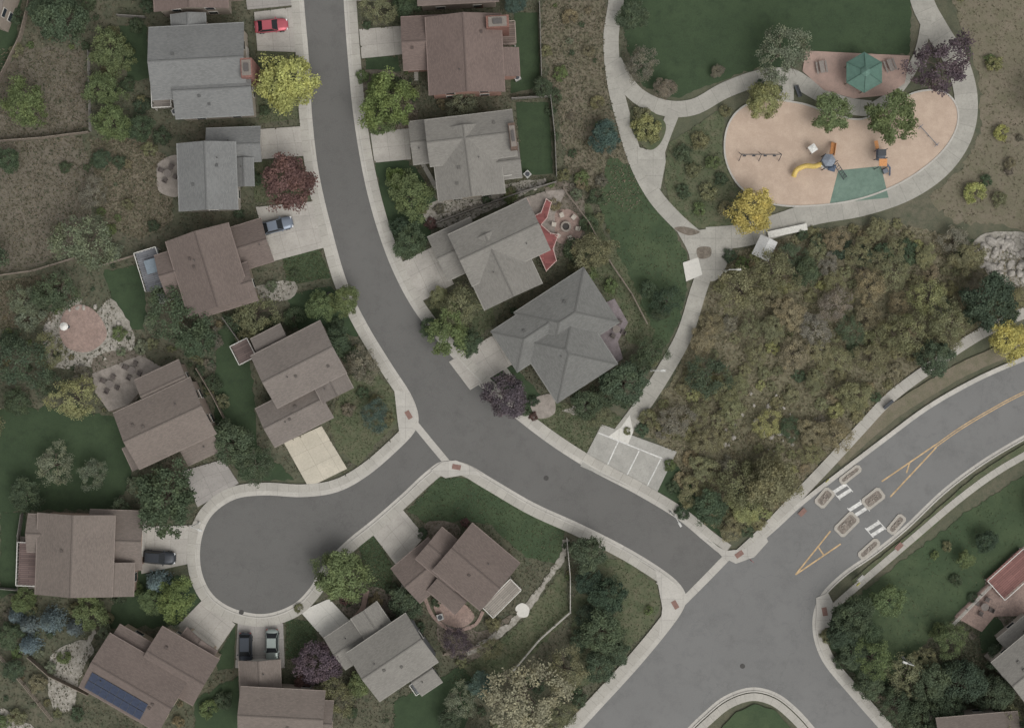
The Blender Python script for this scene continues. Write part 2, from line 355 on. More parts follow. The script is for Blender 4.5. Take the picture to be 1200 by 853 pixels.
sheet('road', k1[:i1 + 1] + k2[:i2 + 1][::-1], .13, M['asph'])
sheet('main_road', k2[i2:] + k3 + k4[::-1] + k1[i1:][::-1], .134, M['asph2'])
for c, s in ((C1, 1), (C2, -1), (C3, -1), (C4, 1)):
    ribbon('gutter', c, 4, .142, M['gutter'], off=-s * 1.2, n=6)
    ribbon('kerb', c, 1.6, .25, M['gutter'], off=s * 1.5, thick=.25, n=6)
ribbon('sidewalk', C1[:38], 9.5, .245, M['walk'], off=7., thick=.24, n=6)
ribbon('sidewalk', C1[37:], 12, .245, M['walk'], off=8.3, thick=.24, n=6)
ribbon('sidewalk', C2[:16], 9.5, .245, M['walk'], off=-7., thick=.24, n=6)
ribbon('sidewalk', [(866, 654), (900, 622), (935, 585), (975, 543), (1010, 505), (1045, 468), (1090, 434), (1130, 406), (1165, 386), (1215, 364), (1300, 335)], 13, .246, M['walk'], off=-3, thick=.24)
ribbon('verge', [(985, 547), (1020, 516), (1060, 484), (1110, 453), (1160, 428), (1240, 398)], 17, .2, M['dry'], off=-9, mask=None, jit=.5)
ribbon('sidewalk', [(1300, 482), (1205, 533), (1160, 560), (1120, 590), (1080, 624), (1045, 654), (1010, 684), (985, 706), (966, 724)], 8, .246, M['walk'], off=2, thick=.24)
ribbon('verge', [(1300, 462), (1205, 515), (1152, 548), (1112, 580), (1072, 616), (1030, 650), (996, 678)], 13, .2, M['lawn2'], off=-9, mask=None, jit=.5)
ribbon('sidewalk', C3[8:], 9, .245, M['walk'], off=-6.5, thick=.24, n=6)
ribbon('sidewalk', C4, 9, .245, M['walk'], off=8, thick=.24, n=6)
sheet('island_lawn', [(830, 900), (845, 853), (862, 834), (885, 824), (908, 832), (930, 856), (950, 900)], .25, M['lawnm'], 1)
ribbon('cross_pan', [(486, 496), (504, 518), (524, 542)], 8, .15, M['gutter'])
ribbon('cross_pan', [(797, 708), (825, 680), (856, 648)], 9, .15, M['gutter'])
for q in ([(462, 456), (480, 462), (488, 478), (488, 492), (482, 507), (470, 519), (466, 492)], [(505, 551), (518, 541), (534, 539), (552, 546), (566, 556), (545, 556), (522, 560)], [(768, 668), (790, 682), (800, 694), (802, 710), (792, 726), (772, 744), (776, 712)], [(830, 634), (850, 645), (872, 643), (896, 626), (900, 634), (884, 652), (862, 660), (846, 652)], [(956, 700), (970, 694), (977, 708), (972, 734), (957, 738)]):
    sheet('corner_pad', q, .256, M['gutter'], thick=.2)
for (x, y, a) in ((479, 486, 60), (535, 547, 10), (791, 708, 60), (866, 649, -35), (940, 600, -45), (966, 716, 80), (1053, 640, -45)):
    o = BOX('tactile_pad', (0, 0, .02), (1.2, .7, .02), plain('tactile_brick', (128, 96, 86), .8), None, 0)
    o.location = W(x, y) + Vector((0, 0, .262)); o.rotation_euler.z = -rad(a); tag(o, kind='structure')
PATHS = [([(724, -60), (722, 0), (716, 45), (720, 95), (732, 145), (746, 190), (766, 228), (792, 258), (822, 284)], 18), ([(719, 72), (742, 108), (775, 126), (812, 126), (850, 106), (890, 92), (925, 90), (950, 104), (985, 122), (1020, 128)], 19),
    ([(790, 130), (780, 155), (771, 180), (764, 206)], 15), ([(1070, -60), (1080, 0), (1098, 36), (1122, 76), (1132, 118), (1126, 158), (1102, 194), (1062, 222), (1010, 240), (955, 250), (912, 264), (870, 276), (828, 280)], 27),
    ([(1020, 128), (1045, 112), (1062, 92), (1078, 60), (1086, 20)], 12), ([(832, 276), (828, 310), (817, 345), (802, 392), (778, 436), (752, 476), (728, 508)], 19)]
for k, (p, w) in enumerate(PATHS): ribbon('path', p, w, .15 + .003 * k, M['path'], thick=.14)
sheet('path', [(742, 170), (758, 176), (778, 164), (780, 190), (774, 222), (760, 214), (746, 190)], .168, M['path'])
sheet('plaza', [(790, 262), (815, 270), (850, 265), (868, 275), (858, 292), (848, 318), (834, 330), (812, 320), (806, 295)], .17, M['path'], smooth=True)
quad('concrete_pad', [(800, 308), (818, 302), (823, 322), (804, 330)], .18, M['bright'])
sheet('tree_pit', [(817, 291), (832, 290), (832, 301), (819, 303)], .178, M['mulch'], smooth=True)
sheet('tree_pit', [(790, 268), (802, 266), (820, 272), (806, 276)], .178, M['mulch'], smooth=True)
sheet('planting_island', [(742, 126), (762, 130), (780, 146), (774, 168), (760, 176), (744, 160), (738, 142)], .172, M['lawn2'], smooth=True)
SAND = [(852, 150), (870, 126), (900, 118), (940, 122), (975, 134), (1010, 140), (1045, 122), (1075, 108), (1105, 108), (1121, 126), (1120, 152), (1102, 180), (1070, 206), (1030, 226), (985, 238), (930, 242), (895, 236), (866, 218), (850, 186)]
sheet('play_surface', SAND, .185, M['sand'], smooth=True)
sc = catmull(SAND, True, 6); ribbon('play_kerb', sc + [sc[0]], 2, .26, M['gutter'], thick=.2, smooth=False)
sheet('pink_paving', [(944, 60), (1066, 66), (1060, 98), (1040, 112), (1000, 116), (965, 106), (940, 84)], .18, M['pink'])
sheet('green_rubber', [(982, 200), (1032, 195), (1041, 232), (972, 239)], .19, M['green'])
quad('path', [(908, 96), (930, 92), (930, 118), (906, 122)], .183, M['path'])
PK = [(705, 497), (793, 529), (767, 583), (680, 546)]
quad('parking_pad', PK, .17, M['pad'])
sheet('path', [(728, 500), (738, 486), (742, 506), (736, 520), (712, 512)], .175, M['bright'])
def strip(p, q, w, mat, z=.142, name='road_marking'):
    a, b = W(*p), W(*q); d = (b - a).normalized(); n = Vector((-d.y, d.x, 0)) * w / 2; up = Vector((0, 0, z))
    return tag(mesh_obj(name, [a + n + up, a - n + up, b - n + up, b + n + up], [(0, 1, 2, 3)], mat), kind='structure')
strip((701, 507), (776, 537), .17, M['white'], .18)
for p, q in (((725, 516), (708, 553)), ((749, 528), (731, 564)), ((774, 538), (756, 574))): strip(p, q, .17, M['white'], .184)
CL = [(1094, 524), (1125, 502), (1162, 480), (1202, 459), (1300, 414)]
ribbon('centre_line', CL, 1.2, .14, M['yellow'], off=-1.1)
ribbon('centre_line', CL, 1.2, .14, M['yellow'], off=1.2)
for k, (p, q) in enumerate((((1096, 521), (1033, 564)), ((1097, 524), (1043, 582)), ((1066, 541), (1062, 554)), ((932, 673), (973, 622)), ((932, 673), (985, 637)), ((959, 641), (965, 650)))): strip(p, q, .2, M['yellow'], .142 + .0015 * k)
cw0, cw1 = Vector((984, 572)), Vector((1030, 624))
for t in (.0, .12, .40, .53, .85, .97):
    c = cw0.lerp(cw1, t); d = Vector((7.5, -4.8)); strip(tuple(c - d), tuple(c + d), .5, M['white'], .144, 'crosswalk_bar')
for t0, t1 in ((-.05, .17), (.35, .6), (.8, 1.02)):
    for s in (-1, 1):
        a = cw0.lerp(cw1, t0) + Vector((7.4, -4.7)) * s; b = cw0.lerp(cw1, t1) + Vector((7.4, -4.7)) * s; strip(tuple(a), tuple(b), .12, M['white'], .147, 'crosswalk_bar')
def island(px, py, w, h, a, label):
    t = thing('planter_island', W(px, py) + Vector((0, 0, .13)), label, 'traffic island', rz=-rad(a))
    ring = MB(); w *= S; h *= S; q = .32
    o = [(-w / 2, -h / 2 + q), (-w / 2 + q, -h / 2), (w / 2 - q, -h / 2), (w / 2, -h / 2 + q), (w / 2, h / 2 - q), (w / 2 - q, h / 2), (-w / 2 + q, h / 2), (-w / 2, h / 2 - q)]
    fx, fy = 1 - .7 / w, 1 - .7 / h; I = [(x * fx, y * fy) for x, y in o]
    v = [(x, y, .12) for x, y in o] + [(x, y, .12) for x, y in I] + [(x, y, -.1) for x, y in o]
    ring.add(v, [(i, (i + 1) % 8, 8 + (i + 1) % 8, 8 + i) for i in range(8)] + [(i, (i + 1) % 8, 16 + (i + 1) % 8, 16 + i) for i in range(8)])
    ring.build('kerb', plain('island_kerb', (158, 152, 142), .9), t)
    so = mesh_obj('soil', [(x, y, .1) for x, y in I], [tuple(range(8))], plain('island_soil', (128, 118, 108), .95, var=.35, scale=3), t)
    for k in range(6): BOX('cobble', (R.uniform(-w, w) * .3 * fx, R.uniform(-h, h) * .3 * fy, .15), (R.uniform(.15, .35), R.uniform(.15, .3), .16), plain('cobble', (150, 142, 132), .9), so, R.uniform(0, 3), .6)
island(966, 583, 24, 15, -50, 'pale kerbed planter beside the crosswalk on the park side of the main road')
island(996, 556, 30, 10, -38, 'narrow pale kerbed planter at the upper roadside above the crosswalk')
island(1023, 584, 27, 16, -38, 'pale kerbed median island right of the crosswalk in the middle of the road')
island(992, 614, 30, 17, -45, 'pale kerbed median island left of the crosswalk in the middle of the road')
island(1050, 614, 26, 12, -50, 'pale kerbed planter at the lower roadside right of the crosswalk')
island(1018, 643, 30, 11, -42, 'pale kerbed planter at the lower roadside left of the crosswalk')
for k, (x, y) in enumerate(((495, 380), (283, 717), (386, 345), (640, 560), (870, 780))):
    m = MB(); m.tube((0, 0, -.01), (0, 0, .012), .36, .34, 18); o = m.build('manhole_cover', plain('cast_iron', (66, 64, 62), .6)); o.location = W(x, y) + Vector((0, 0, .146)); tag(o, kind='structure')
for q, m in (([(298, 15), (353, 8), (357, 62), (302, 60)], 'drive'), ([(285, -30), (350, -30), (352, 6), (290, 12)], 'driveg'), ([(303, 152), (362, 148), (369, 182), (306, 187)], 'drive'), ([(300, 243), (372, 236), (385, 289), (318, 307)], 'drive'),
    ([(333, 519), (377, 499), (407, 549), (362, 571)], 'drivew'), ([(213, 552), (262, 538), (280, 566), (232, 594)], 'driveg'), ([(163, 617), (226, 615), (222, 660), (166, 672)], 'drive'), ([(206, 735), (238, 702), (276, 731), (250, 769)], 'drive'), ([(279, 728), (332, 730), (334, 782), (276, 782)], 'driveg'),
    ([(352, 716), (386, 701), (412, 729), (386, 755)], 'bright'), ([(434, 622), (468, 592), (498, 628), (466, 664)], 'drive'), ([(421, 35), (471, 31), (474, 64), (424, 69)], 'drive'), ([(434, 155), (479, 151), (482, 187), (439, 191)], 'drive'),
    ([(466, 310), (510, 288), (532, 333), (487, 357)], 'drive'), ([(526, 424), (582, 390), (602, 426), (551, 457)], 'drive'), ([(410, -30), (455, -30), (462, 0), (412, 2)], 'drive')):
    quad('driveway', q, .22, M[m], .2)
ribbon('front_walk', [(476, 60), (486, 72), (488, 95)], 5, .2, M['path']); ribbon('front_walk', [(482, 170), (500, 200), (512, 222)], 5, .2, M['path'])
ribbon('front_walk', [(468, 655), (475, 672), (470, 700)], 5, .2, M['path']); ribbon('front_walk', [(430, 690), (425, 712), (415, 725)], 6, .2, M['pink']); ribbon('front_walk', [(590, 430), (602, 446), (612, 462)], 5, .2, M['path'])
PAT = [([(78, 362), (100, 358), (118, 372), (125, 395), (105, 412), (80, 408), (70, 388)], 'brickp', 1), ([(508, 700), (540, 705), (556, 722), (540, 735), (516, 726)], 'brickp', 1), ([(648, 250), (668, 246), (682, 262), (678, 280), (658, 286), (646, 272)], 'brickp', 1),
       ([(108, 438), (165, 416), (190, 430), (150, 475), (128, 482), (112, 460)], 'pave', 0), ([(684, 366), (720, 350), (736, 378), (724, 400), (730, 420), (716, 430), (696, 400)], 'purp', 0), ([(187, 190), (212, 184), (212, 228), (188, 226), (184, 208)], 'pave', 1), ([(24, 628), (52, 630), (52, 688), (24, 690)], 'pave', 0), ([(622, 470), (646, 462), (650, 484), (630, 490)], 'pave', 1), ([(1118, 722), (1150, 690), (1180, 660), (1230, 650), (1230, 720), (1165, 722), (1150, 740)], 'brickp', 0), ([(602, 236), (640, 224), (664, 222), (650, 252), (650, 300), (620, 290)], 'pave', 0)]
for k, (p, m, s) in enumerate(PAT): sheet('patio', p, .15 + .002 * k, M[m], smooth=bool(s))
ribbon('brick_edging', [(498, 700), (508, 722), (530, 738), (556, 732), (566, 716)], 4, .172, M['brickp'])
# ------------------------------------------------------------------ houses
LM = []
RC = {'grey': (104, 105, 104), 'dgrey': (98, 98, 95), 'brown': (98, 86, 80), 'red': (101, 86, 80), 'taupe': (106, 98, 92), 'gtaupe': (112, 109, 103), 'lbrown': (104, 94, 87)}
RM = {k: shingle('shingle_' + k, v) for k, v in RC.items()}
GLASS = plain('window_glass', (40, 48, 56), .15, var=.1)
TRIM = plain('trim_white', (184, 180, 172), .6)
def house(px, label, wings, roofc, wallc, drive=None, chimney=None, pitch=.36):
    t = thing('house', W(px[0], px[1]), label, 'house')
    base = Vector(t.location); WM = plain('siding_%d_%d_%d' % wallc, wallc, .85, var=.1, scale=2)
    fas = plain('fascia_' + roofc, tuple(v * 1.2 for v in RC[roofc]), .7)
    foot = []
    for (cx, cy, w, h, ang, typ, ev) in wings:
        f = (H - ev) / H; foot.append((W(cx, cy, ev), w * S * f, h * S * f, -rad(ang), typ, ev))
    def inside(p, skip, ev, m=.0):
        for j, (c, L, D, a, ty, e2) in enumerate(foot):
            if j == skip: continue
            d = p - c; x = d.x * math.cos(a) + d.y * math.sin(a); y = -d.x * math.sin(a) + d.y * math.cos(a)
            if abs(x) < L / 2 - .45 + m and abs(y) < D / 2 - .45 + m: return True
        return False
    gi = None
    if drive is not None:
        dp = W(*drive); gi = min(range(len(foot)), key=lambda j: (foot[j][0].xy - dp.xy).length)
    for j, (c, L, D, a, ty, ev) in enumerate(foot):
        ev = ev + .04 * j; rot = Matrix.Rotation(a, 4, 'Z'); c2 = Vector((c.x - base.x, c.y - base.y, 0))
        def T(x, y, z): return c2 + (rot @ Vector((x, y, z)))
        hx, hy = L / 2, D / 2; rz = ev + pitch * hy; hr = hx if ty == 'g' else max(.3, hx - hy)
        if ty == 'h' and hx < hy: rz = ev + pitch * hx; hr = .2
        cr = [c + rot @ Vector((sx * hx, sy * hy, 0)) for sx, sy in ((-1, -1), (1, -1), (1, 1), (-1, 1))]
        addmask(MASK, [(600 + p.x / S * H / (H - 5), 426.5 - p.y / S * H / (H - 5)) for p in cr])
        v = []; fc = []; uv = []
        def face(ps):
            n = len(v)
            pw = [Vector(p) for p in ps]; e = (pw[1] - pw[0]).normalized(); nn = (pw[1] - pw[0]).cross(pw[2] - pw[0]).normalized(); g2 = nn.cross(e)
            for p in pw: v.append(T(*p)); uv.append(((p - pw[0]).dot(e) + 9, (p - pw[0]).dot(g2)))
            fc.append(tuple(range(n, n + len(ps))))
        face([(-hx, -hy, ev), (hx, -hy, ev), (hr, 0, rz), (-hr, 0, rz)]); face([(hx, hy, ev), (-hx, hy, ev), (-hr, 0, rz), (hr, 0, rz)])
        if ty == 'h':
            face([(hx, -hy, ev), (hx, hy, ev), (hr, 0, rz)]); face([(-hx, hy, ev), (-hx, -hy, ev), (-hr, 0, rz)])
        roof = mesh_obj('roof', v, fc, RM[roofc], t, uv)
        u = MB(); th = .2
        if ty == 'g':
            for s in (-1, 1):
                u.add([T(-hx, s * hy, ev - th), T(hx, s * hy, ev - th), T(hx, 0, rz - th), T(-hx, 0, rz - th)], [(0, 1, 2, 3)])
                u.add([T(-hx, s * hy, ev - th), T(hx, s * hy, ev - th), T(hx, s * hy, ev - .005), T(-hx, s * hy, ev - .005)], [(0, 1, 2, 3)])
                for e in (-1, 1): u.add([T(e * hx, s * hy, ev - th), T(e * hx, 0, rz - th), T(e * hx, 0, rz - .005), T(e * hx, s * hy, ev - .005)], [(0, 1, 2, 3)])
        else:
            q = [(-hx, -hy), (hx, -hy), (hx, hy), (-hx, hy)]
            for k in range(4):
                p0, p1 = q[k], q[(k + 1) % 4]; u.add([T(*p0, ev - th), T(*p1, ev - th), T(*p1, ev - .005), T(*p0, ev - .005)], [(0, 1, 2, 3)])
            u.add([T(*p, ev - th) for p in q], [(0, 1, 2, 3)])
        u.build('fascia', fas, roof)
        for s in (-1, 1): BOX('gutter', T(0, s * (hy + .06), ev - .08), (L, .12, .12), fas, roof, a)
        rcp = MB()
        rcp.add([T(-hr, -.14, rz - .02), T(hr, -.14, rz - .02), T(hr, 0, rz + .05), T(-hr, 0, rz + .05), T(hr, .14, rz - .02), T(-hr, .14, rz - .02)], [(0, 1, 2, 3), (3, 2, 4, 5)])
        rcm = plain('ridge_' + roofc, tuple(v * .92 for v in RC[roofc]), .9)
        if ty == 'h':
            for ex in (-1, 1):
                for ey in (-1, 1):
                    A0 = Vector((ex * hr, 0, rz + .03)); B0 = Vector((ex * hx, ey * hy, ev + .03)); d = (B0 - A0).normalized(); n = Vector((-d.y, d.x, 0)).normalized() * .12
                    hm = MB(); hm.add([T(*(A0 + n)), T(*(B0 + n)), T(*(B0 - n)), T(*(A0 - n))], [(0, 1, 2, 3)]); hm.build('hip_cap', rcm, roof)
        rcp.build('ridge_cap', rcm, roof)
        wx, wy = hx - .45, hy - .45
        w = MB()
        if ty == 'g':
            gz = ev - .22 + pitch * .45
            w.add([T(-wx, -wy, -.1), T(wx, -wy, -.1), T(wx, wy, -.1), T(-wx, wy, -.1), T(-wx, -wy, gz), T(wx, -wy, gz), T(wx, wy, gz), T(-wx, wy, gz), T(-wx, 0, rz - .22), T(wx, 0, rz - .22)],
                  [(0, 1, 5, 4), (2, 3, 7, 6), (1, 2, 6, 9, 5), (3, 0, 4, 8, 7)])
        else:
            w.add([T(x, y, z) for z in (-.1, ev - .15) for x, y in ((-wx, -wy), (wx, -wy), (wx, wy), (-wx, wy))], [(0, 1, 5, 4), (1, 2, 6, 5), (2, 3, 7, 6), (3, 0, 4, 7)])
        w.build('wall', WM, t)
        sides = [((0, -1), L), ((1, 0), D), ((0, 1), L), ((-1, 0), D)]
        gs = None
        if j == gi:
            dv = W(*drive) - c; gs = max(range(4), key=lambda k: (rot @ Vector((*sides[k][0], 0))).dot(dv))
        for k, ((sx, sy), ln) in enumerate(sides):
            n = Vector((sx, sy, 0)); tn = Vector((-sy, sx, 0)); dist = wy if sx == 0 else wx; half = (wx if sx == 0 else wy)
            wa = a + math.atan2(tn.y, tn.x)
            if k == gs:
                gw = min(4.9, half * 1.7)
                BOX('garage_door', T(*(n * (dist + .03) + Vector((0, 0, 1.1)))), (gw, .08, 2.2), plain('garage_white', (180, 175, 166), .6), t, wa)
                if ev < 4.5: continue
            for lev in ((1.5,) if ev < 4.5 else (1.5, 4.1)):
                if k == gs and lev < 2: continue
                cnt = max(1, int(half * 2 / 3.6))
                for q in range(cnt):
                    off = -half + (q + .5) * 2 * half / cnt
                    loc = n * dist + tn * off; wp = c + rot @ loc
                    if inside(Vector((wp.x, wp.y, c.z)), j, ev, .4): continue
                    wnd = BOX('window', T(*(loc + n * .03 + Vector((0, 0, lev)))), (1.35, .08, 1.3), TRIM, t, wa)
                    BOX('pane', T(*(loc + n * .06 + Vector((0, 0, lev)))), (1.15, .06, 1.1), GLASS, wnd, wa)
        for q in range(3 if L * D > 50 else 1):
            x = R.uniform(-hr * .7, hr * .7); y = R.choice((-1, 1)) * R.uniform(.15, .55) * hy; z = ev + pitch * (hy - abs(y)) if not (ty == 'h' and hx < hy) else ev + .5
            wp = c + rot @ Vector((x, y, 0))
            if inside(wp, j, ev): continue
            if q == 0: TUBE('vent_pipe', T(x, y, z - .1), T(x, y, z + .35), .08, plain('vent_dark', (74, 72, 70), .6), roof)
            else: BOX('roof_vent', T(x, y, z + .08), (.36, .36, .2), plain('vent_' + roofc, tuple(v * .8 for v in RC[roofc]), .7), roof, a)
        if j == 0:
            loc = Vector((0, -1, 0)) * wy + Vector((wx * .55, 0, 0)); BOX('door', T(*(loc + Vector((0, -.03, 1.05)))), (1., .1, 2.1), plain('door_brown', (88, 56, 44), .6), t, a)
    if chimney:
        x, y, cw, ch, col = chimney; p = W(x, y, 7) - base; p.z = 0
        cm = BOX('chimney', (p.x, p.y, 3.6), (cw * S, ch * S, 7.4), plain('chimney_%d' % col[0], col, .9, var=.3), t, -rad(wings[0][4]))
        BOX('chimney_cap', (p.x, p.y, 7.35), (cw * S * .8, ch * S * .8, .12), plain('cap', (120, 112, 104), .8), cm, -rad(wings[0][4]))
        BOX('flue', (p.x, p.y, 7.5), (cw * S * .4, ch * S * .4, .3), plain('flue_dark', (84, 80, 78), .8), cm, -rad(wings[0][4]))
    return t
T2 = 5.6; T1 = 3.3
house((237, 82), 'grey shingled house with a brick chimney, left of the red car', [(232, 72, 112, 84, -3, 'g', T2), (250, 106, 92, 62, -3, 'g', T2 - .6), (222, 46, 60, 40, 87, 'g', 4.6)], 'grey', (150, 140, 125), (325, 40), (289, 80, 13, 22, (134, 92, 82)))
LM.append((237, 82, 'grey house beside the red car'))
house((245, 200), 'small grey shingled house just left of the dark red maple', [(243, 207, 80, 68, 88, 'g', T2), (274, 170, 64, 40, -2, 'g', T1), (286, 202, 34, 22, 88, 'g', T1 + .3)], 'grey', (155, 148, 136), (335, 168))
LM.append((245, 200, 'small grey house by the red maple'))
house((250, 312), 'dark brown shingled house with a white-railed deck and hot tub at its left end', [(244, 316, 92, 76, 73, 'g', T2), (284, 290, 62, 52, -17, 'g', T1), (262, 340, 72, 46, -17, 'g', 4.8), (208, 318, 42, 50, -17, 'g', 4.4)], 'brown', (140, 128, 112), (345, 270))
LM.append((250, 312, 'dark brown house beside the blue-grey car'))
house((345, 450), 'taupe shingled house with the pale tan driveway above the cul-de-sac', [(350, 427, 92, 68, -27, 'g', T2), (345, 484, 78, 50, -27, 'g', T1), (318, 402, 40, 30, -27, 'g', 4.2), (388, 448, 36, 40, 63, 'g', 4.6)], 'taupe', (148, 130, 116), (372, 532))
LM.append((345, 450, 'taupe house with the tan driveway'))
house((190, 490), 'taupe shingled house with a furnished patio on its upper left', [(193, 496, 100, 72, -25, 'g', T2), (192, 452, 58, 40, -25, 'g', 4.6), (232, 518, 44, 40, -25, 'g', T1), (168, 530, 30, 40, 65, 'g', 4.)], 'lbrown', (140, 124, 112), (246, 562))
LM.append((190, 490, 'taupe house with patio furniture'))
house((100, 650), 'brown shingled house with the black parked car at its right', [(88, 650, 96, 90, 92, 'g', T2), (136, 632, 64, 68, 2, 'g', T1), (52, 625, 40, 44, 2, 'g', 4.8), (135, 678, 40, 44, 92, 'g', 4.2)], 'lbrown', (160, 134, 118), (195, 640))
LM.append((100, 650, 'brown house beside the black car'))
SOL = house((170, 790), 'brown shingled house with dark blue solar panels on its roof', [(157, 800, 108, 72, 30, 'g', T2), (208, 780, 78, 62, 30, 'g', 4.8), (222, 768, 50, 44, -52, 'g', T1), (150, 760, 46, 40, 30, 'g', 4.2)], 'brown', (165, 150, 130), (240, 735))
LM.append((170, 790, 'house with solar panels'))
house((325, 825), 'brown shingled house below the two parked cars at the bottom edge', [(330, 838, 100, 62, 3, 'g', T2), (305, 800, 54, 48, 88, 'g', T1), (368, 845, 44, 50, 3, 'g', 4.8)], 'lbrown', (150, 136, 124), (305, 755))
LM.append((325, 825, 'brown house below the two cars'))
house((450, 768), 'grey shingled house at bottom centre with the brightest driveway', [(460, 770, 84, 68, -34, 'g', T2), (416, 750, 58, 44, -34, 'g', T1), (440, 735, 50, 36, 56, 'g', 4.2), (495, 790, 30, 40, -34, 'g', T1)], 'gtaupe', (110, 112, 116), (384, 728))
LM.append((450, 768, 'grey house at bottom centre'))
house((545, 668), 'brown shingled house on the corner lot inside the road bend', [(558, 664, 74, 72, 40, 'g', T2), (497, 668, 58, 52, -40, 'g', T1), (525, 655, 60, 48, 40, 'g', 4.6), (530, 690, 44, 40, 40, 'g', T1 + .4)], 'brown', (172, 160, 146), (466, 628))
LM.append((545, 668, 'brown house on the corner lot'))
house((535, 60), 'red-brown shingled house at top centre right of the street', [(545, 64, 92, 88, 87, 'g', T2), (502, 50, 62, 62, -3, 'g', 4.2), (583, 74, 34, 50, 87, 'g', 4.6)], 'red', (150, 112, 98), (446, 50), (583, 26, 14, 26, (128, 88, 76)))
LM.append((535, 60, 'red-brown house at top centre'))
house((548, 180), 'grey-taupe shingled house with a green back lawn, above the rock garden strip', [(552, 162, 104, 54, -7, 'g', T2), (548, 190, 84, 78, 83, 'g', T2 - .5), (508, 165, 54, 50, -7, 'g', T1), (592, 190, 36, 40, -7, 'g', 4.4)], 'gtaupe', (170, 160, 144), (456, 170), (601, 160, 8, 30, (102, 82, 70)))
LM.append((548, 180, 'grey-taupe house with green back lawn'))
house((580, 300), 'grey-taupe shingled house with the red deck wrapped round its right end', [(585, 284, 102, 66, -25, 'g', T2), (585, 312, 80, 74, 65, 'g', T2 - .4), (538, 292, 56, 56, -25, 'g', T1), (598, 266, 38, 34, -25, 'g', 4.8)], 'gtaupe', (160, 150, 136), (498, 322))
LM.append((580, 300, 'house with the red deck'))
house((655, 395), 'large dark grey hip-roofed house nearest the curving park path', [(664, 372, 98, 76, -33, 'h', T1 + .4), (664, 412, 90, 84, 57, 'h', T1 + .5), (628, 388, 90, 56, -33, 'h', T1 + .4)], 'dgrey', (150, 138, 124), (560, 425), pitch=.32)
LM.append((655, 395, 'large dark grey house'))
house((222, -40), 'brown shingled house cut off by the top edge above the red car', [(222, -30, 84, 86, 87, 'g', T2), (258, -30, 50, 60, -3, 'g', T1)], 'red', (140, 128, 116), (320, -10))
house((535, -30), 'brown shingled house cut off by the top edge at top centre', [(535, -34, 96, 76, -3, 'g', T2), (500, -40, 50, 60, -3, 'g', T1)], 'brown', (140, 128, 116), (440, -15))
house((-20, -10), 'grey-brown house cut off at the top left corner', [(-25, -15, 74, 76, 20, 'g', T2)], 'taupe', (140, 128, 116))
house((1215, 790), 'grey house cut off by the right edge beside the brick patio', [(1215, 775, 84, 66, -40, 'g', T2), (1200, 748, 50, 40, -40, 'g', T1)], 'gtaupe', (150, 140, 130))
house((1135, 875), 'purplish brown house at the bottom edge near the right corner', [(1140, 880, 80, 84, -5, 'g', T2), (1175, 860, 40, 50, -5, 'g', T1)], 'lbrown', (150, 140, 130))
LM += [(1013, 85, 'green park shelter'), (890, 185, 'playground swing set'), (967, 190, 'yellow-slide play structure'), (1008, 600, 'pedestrian crossing'), (302, 650, 'cul-de-sac'), (95, 388, 'round brick patio'), (1185, 300, 'pale boulders'), (735, 540, 'marked parking pad'), (1170, 690, 'brick patio at lower right'), (600, 812, 'gravel garden path'), (50, 230, 'dry empty lot'), (880, 835, 'grass corner at the bottom edge'), (895, 290, 'small park kiosk')]
def solar():
    c = W(157, 800, T2); a = -rad(30); D = 72 * S * (H - T2) / H; p = .36
    th = math.atan(p)
    for i in range(8):
        for j in range(2):
            x = -5.0 + i * 1.1; y = -D / 2 + .35 + j * 1.36 + .64
            z = T2 + p * (D / 2 - abs(y)) + .12
            m = MB(); m.box((0, 0, 0), (1.07, 1.36, .04)); fr = m.build('solar_panel', plain('panel_frame', (70, 78, 92), .4), SOL)
            loc = Vector((c.x, c.y, 0)) + Matrix.Rotation(a, 3, 'Z') @ Vector((x, y, 0)); fr.location = (loc.x - SOL.location.x, loc.y - SOL.location.y, z)
            fr.rotation_euler = (th, 0, a)
            m = MB(); m.box((0, 0, .022), (1.0, 1.3, .02)); m.build('cell', plain('solar_cell', (50, 60, 82), .25, var=.2, scale=3), fr)
solar()
def deck(px, py, w, h, a, z, col, label, rail=(190, 188, 182), sides=(0, 1, 2, 3)):
    t = thing('deck', W(px, py, z).xy.to_3d(), label, 'deck', rz=-rad(a)); L, D = w * S, h * S
    BOX('deck_floor', (0, 0, z - .08), (L, D, .16), planks('planks_%d' % col[0], col), t)
    for sx in (-1, 1):
        for sy in (-1, 1): BOX('post', (sx * (L / 2 - .12), sy * (D / 2 - .12), (z - .2) / 2), (.16, .16, z - .12), TRIM, t)
    rm = plain('rail_%d' % rail[0], rail, .6); m = MB()
    for k in sides:
        a0, a1 = [((-L / 2, -D / 2), (L / 2, -D / 2)), ((L / 2, -D / 2), (L / 2, D / 2)), ((L / 2, D / 2), (-L / 2, D / 2)), ((-L / 2, D / 2), (-L / 2, -D / 2))][k]
        c = ((a0[0] + a1[0]) / 2, (a0[1] + a1[1]) / 2, z + .95); dx, dy = abs(a1[0] - a0[0]), abs(a1[1] - a0[1])
        m.box(c, (max(dx, .1), max(dy, .1), .08)); n = max(2, int(max(dx, dy) / .5))
        for q in range(n + 1):
            m.box((a0[0] + (a1[0] - a0[0]) * q / n, a0[1] + (a1[1] - a0[1]) * q / n, z + .45), (.05, .05, .92))
    m.build('railing', rm, t); return t
deck(178, 316, 26, 46, -17, 2.4, (112, 114, 120), 'grey deck with white railing on the left end of the dark brown house', sides=(1, 2, 3))
deck(200, 346, 30, 12, -17, 2.3, (116, 116, 119), 'narrow grey deck strip with white railing below the left end of the dark brown house', sides=(0, 1))
deck(190, 108, 22, 38, -3, 2., (124, 117, 110), 'small grey-brown deck on the left side of the house beside the red car')
